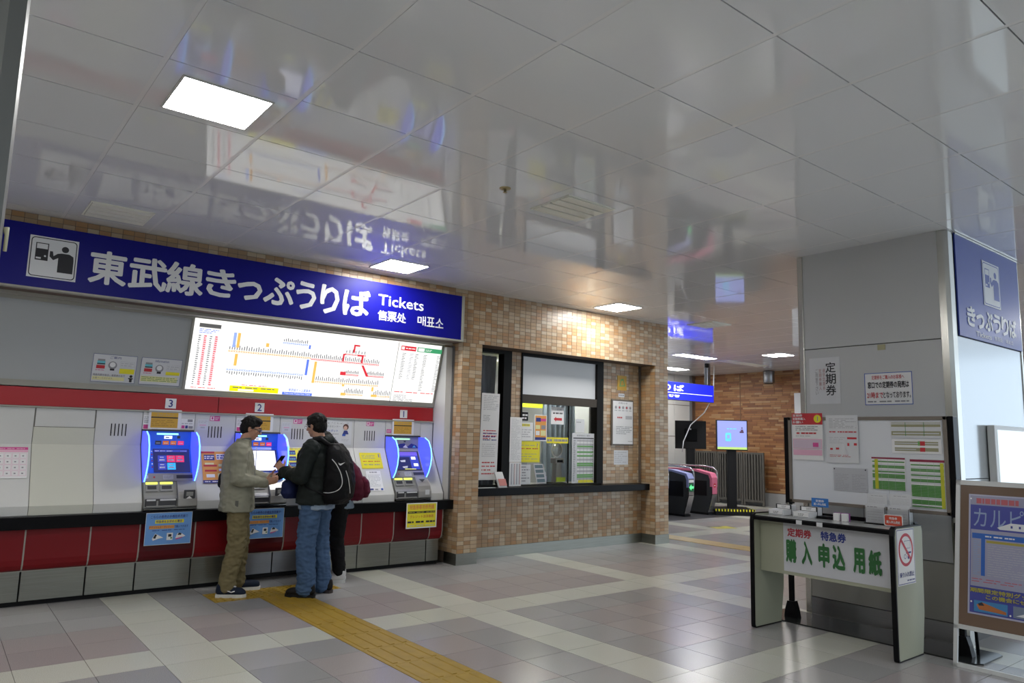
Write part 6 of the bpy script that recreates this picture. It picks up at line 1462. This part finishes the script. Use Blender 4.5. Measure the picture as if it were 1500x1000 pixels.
# ---------- person 3: behind, black trousers, white trainers, maroon rucksack
p3, T = person('person', 'person mostly hidden, in black trousers and white trainers with maroon rucksack', 3.60, 7.50, math.radians(158))
HM = Matrix.Rotation(math.radians(20), 3, 'Y')
f = Fig(); P = head(f, (0.22, 0.0, 1.47), HM)
f.limb([(0.13, 0, 1.32), (0.19, 0, 1.41)], [0.052, 0.05])
f.rings([(0.0, 0, 0.86, 0.09, 0.14), (0.03, 0, 1.05, 0.08, 0.12), (0.09, 0, 1.22, 0.09, 0.14), (0.12, 0, 1.32, 0.06, 0.09)])
legL = [(0.0, 0.085, 0.86), (0.02, 0.09, 0.46), (-0.02, 0.085, 0.08)]; legR = [(0.0, -0.085, 0.86), (0.01, -0.09, 0.46), (-0.04, -0.10, 0.08)]
for q in (legL, legR): f.limb(q, [0.07, 0.046, 0.037])
armL = [(0.10, 0.17, 1.29), (0.16, 0.22, 1.04), (0.36, 0.12, 1.03)]; armR = [(0.10, -0.17, 1.29), (0.16, -0.22, 1.04), (0.36, -0.12, 1.03)]
for q in (armL, armR): f.limb(q, [0.042, 0.034, 0.026])
hand(f, (0.375, 0.11, 1.03), (1, -0.1, 0.1), (0, -0.9, 0), (0, 0, 1), 0.5); hand(f, (0.375, -0.11, 1.03), (1, 0.1, 0.1), (0, 0.9, 0), (0, 0, 1), 0.5)
bo3 = f.build('body', p3, SKIN, T, 0.007, 3)
face_bits(bo3, P, HM, T, None); hair(p3, P, HM, T, 1.05, 15)
BK3 = mat('black_trouser', (0.008, 0.008, 0.009), 0.8, spec=0.15)
f = Fig(); f.rings([(0.0, 0, 0.76, 0.11, 0.155), (0.0, 0, 0.86, 0.11, 0.155), (0.01, 0, 0.93, 0.10, 0.14)])
for q in (legL, legR): f.limb([q[0], q[1], (q[2][0], q[2][1], 0.12)], [0.098, 0.074, 0.062])
f.build('trousers', p3, BK3, T, 0.008, 3, 0.008, 9, 1.6, 21)
f = Fig(); f.rings([(0.0, 0, 0.78, 0.15, 0.175), (0.01, 0, 0.90, 0.135, 0.165), (0.04, 0, 1.06, 0.125, 0.16), (0.085, 0, 1.20, 0.12, 0.175), (0.11, 0, 1.29, 0.10, 0.16), (0.13, 0, 1.34, 0.07, 0.09)])
for q in (armL, armR): f.limb(q, [0.07, 0.058, 0.044])
f.build('shirt', p3, mat('grey_blue_shirt', (0.20, 0.25, 0.31), 0.8, spec=0.15), T, 0.008, 2, 0.008, 10, 1, 6)
WS = mat('white_shoe', (0.55, 0.55, 0.54), 0.5)
shoe(p3, -0.09, 0.085, 0.1, T, WS, mat('white_sole'), L=0.26); shoe(p3, -0.11, -0.10, -0.15, T, WS, mat('white_sole'), L=0.26)
MR = mat('maroon_nylon', (0.085, 0.008, 0.022), 0.6, spec=0.15)
rk = thing('rucksack', 'maroon rucksack with front pocket behind the black backpack', 'backpack', tuple(T @ Vector((-0.15, 0, 1.05))))
f = Fig(); f.rings([(-0.14, 0, 0.86, 0.09, 0.13), (-0.155, 0, 0.92, 0.115, 0.155), (-0.14, 0, 1.04, 0.12, 0.16), (-0.09, 0, 1.20, 0.10, 0.145), (-0.04, 0, 1.29, 0.06, 0.10)])
pk3 = f.build('pack_body', rk, MR, T, 0.007, 7, 0.006, 10, 1, 13)
f = Fig(); f.rings([(-0.25, 0, 0.89, 0.04, 0.10), (-0.265, 0, 0.95, 0.055, 0.12), (-0.25, 0, 1.06, 0.05, 0.115), (-0.225, 0, 1.11, 0.03, 0.09)]); f.build('front_pocket', pk3, MR, T, 0.006, 5, 0.005, 14, 1, 2)
f = Fig()
for s_ in (-1, 1): f.limb([(-0.02, 0.07*s_, 1.27), (0.07, 0.11*s_, 1.365), (0.19, 0.12*s_, 1.30), (0.20, 0.14*s_, 1.12), (0.05, 0.18*s_, 0.95), (-0.1, 0.15*s_, 0.92)], [0.02, 0.022, 0.022, 0.018, 0.012, 0.012])
f.build('straps', rk, BLACKM, T, 0.006, 2)
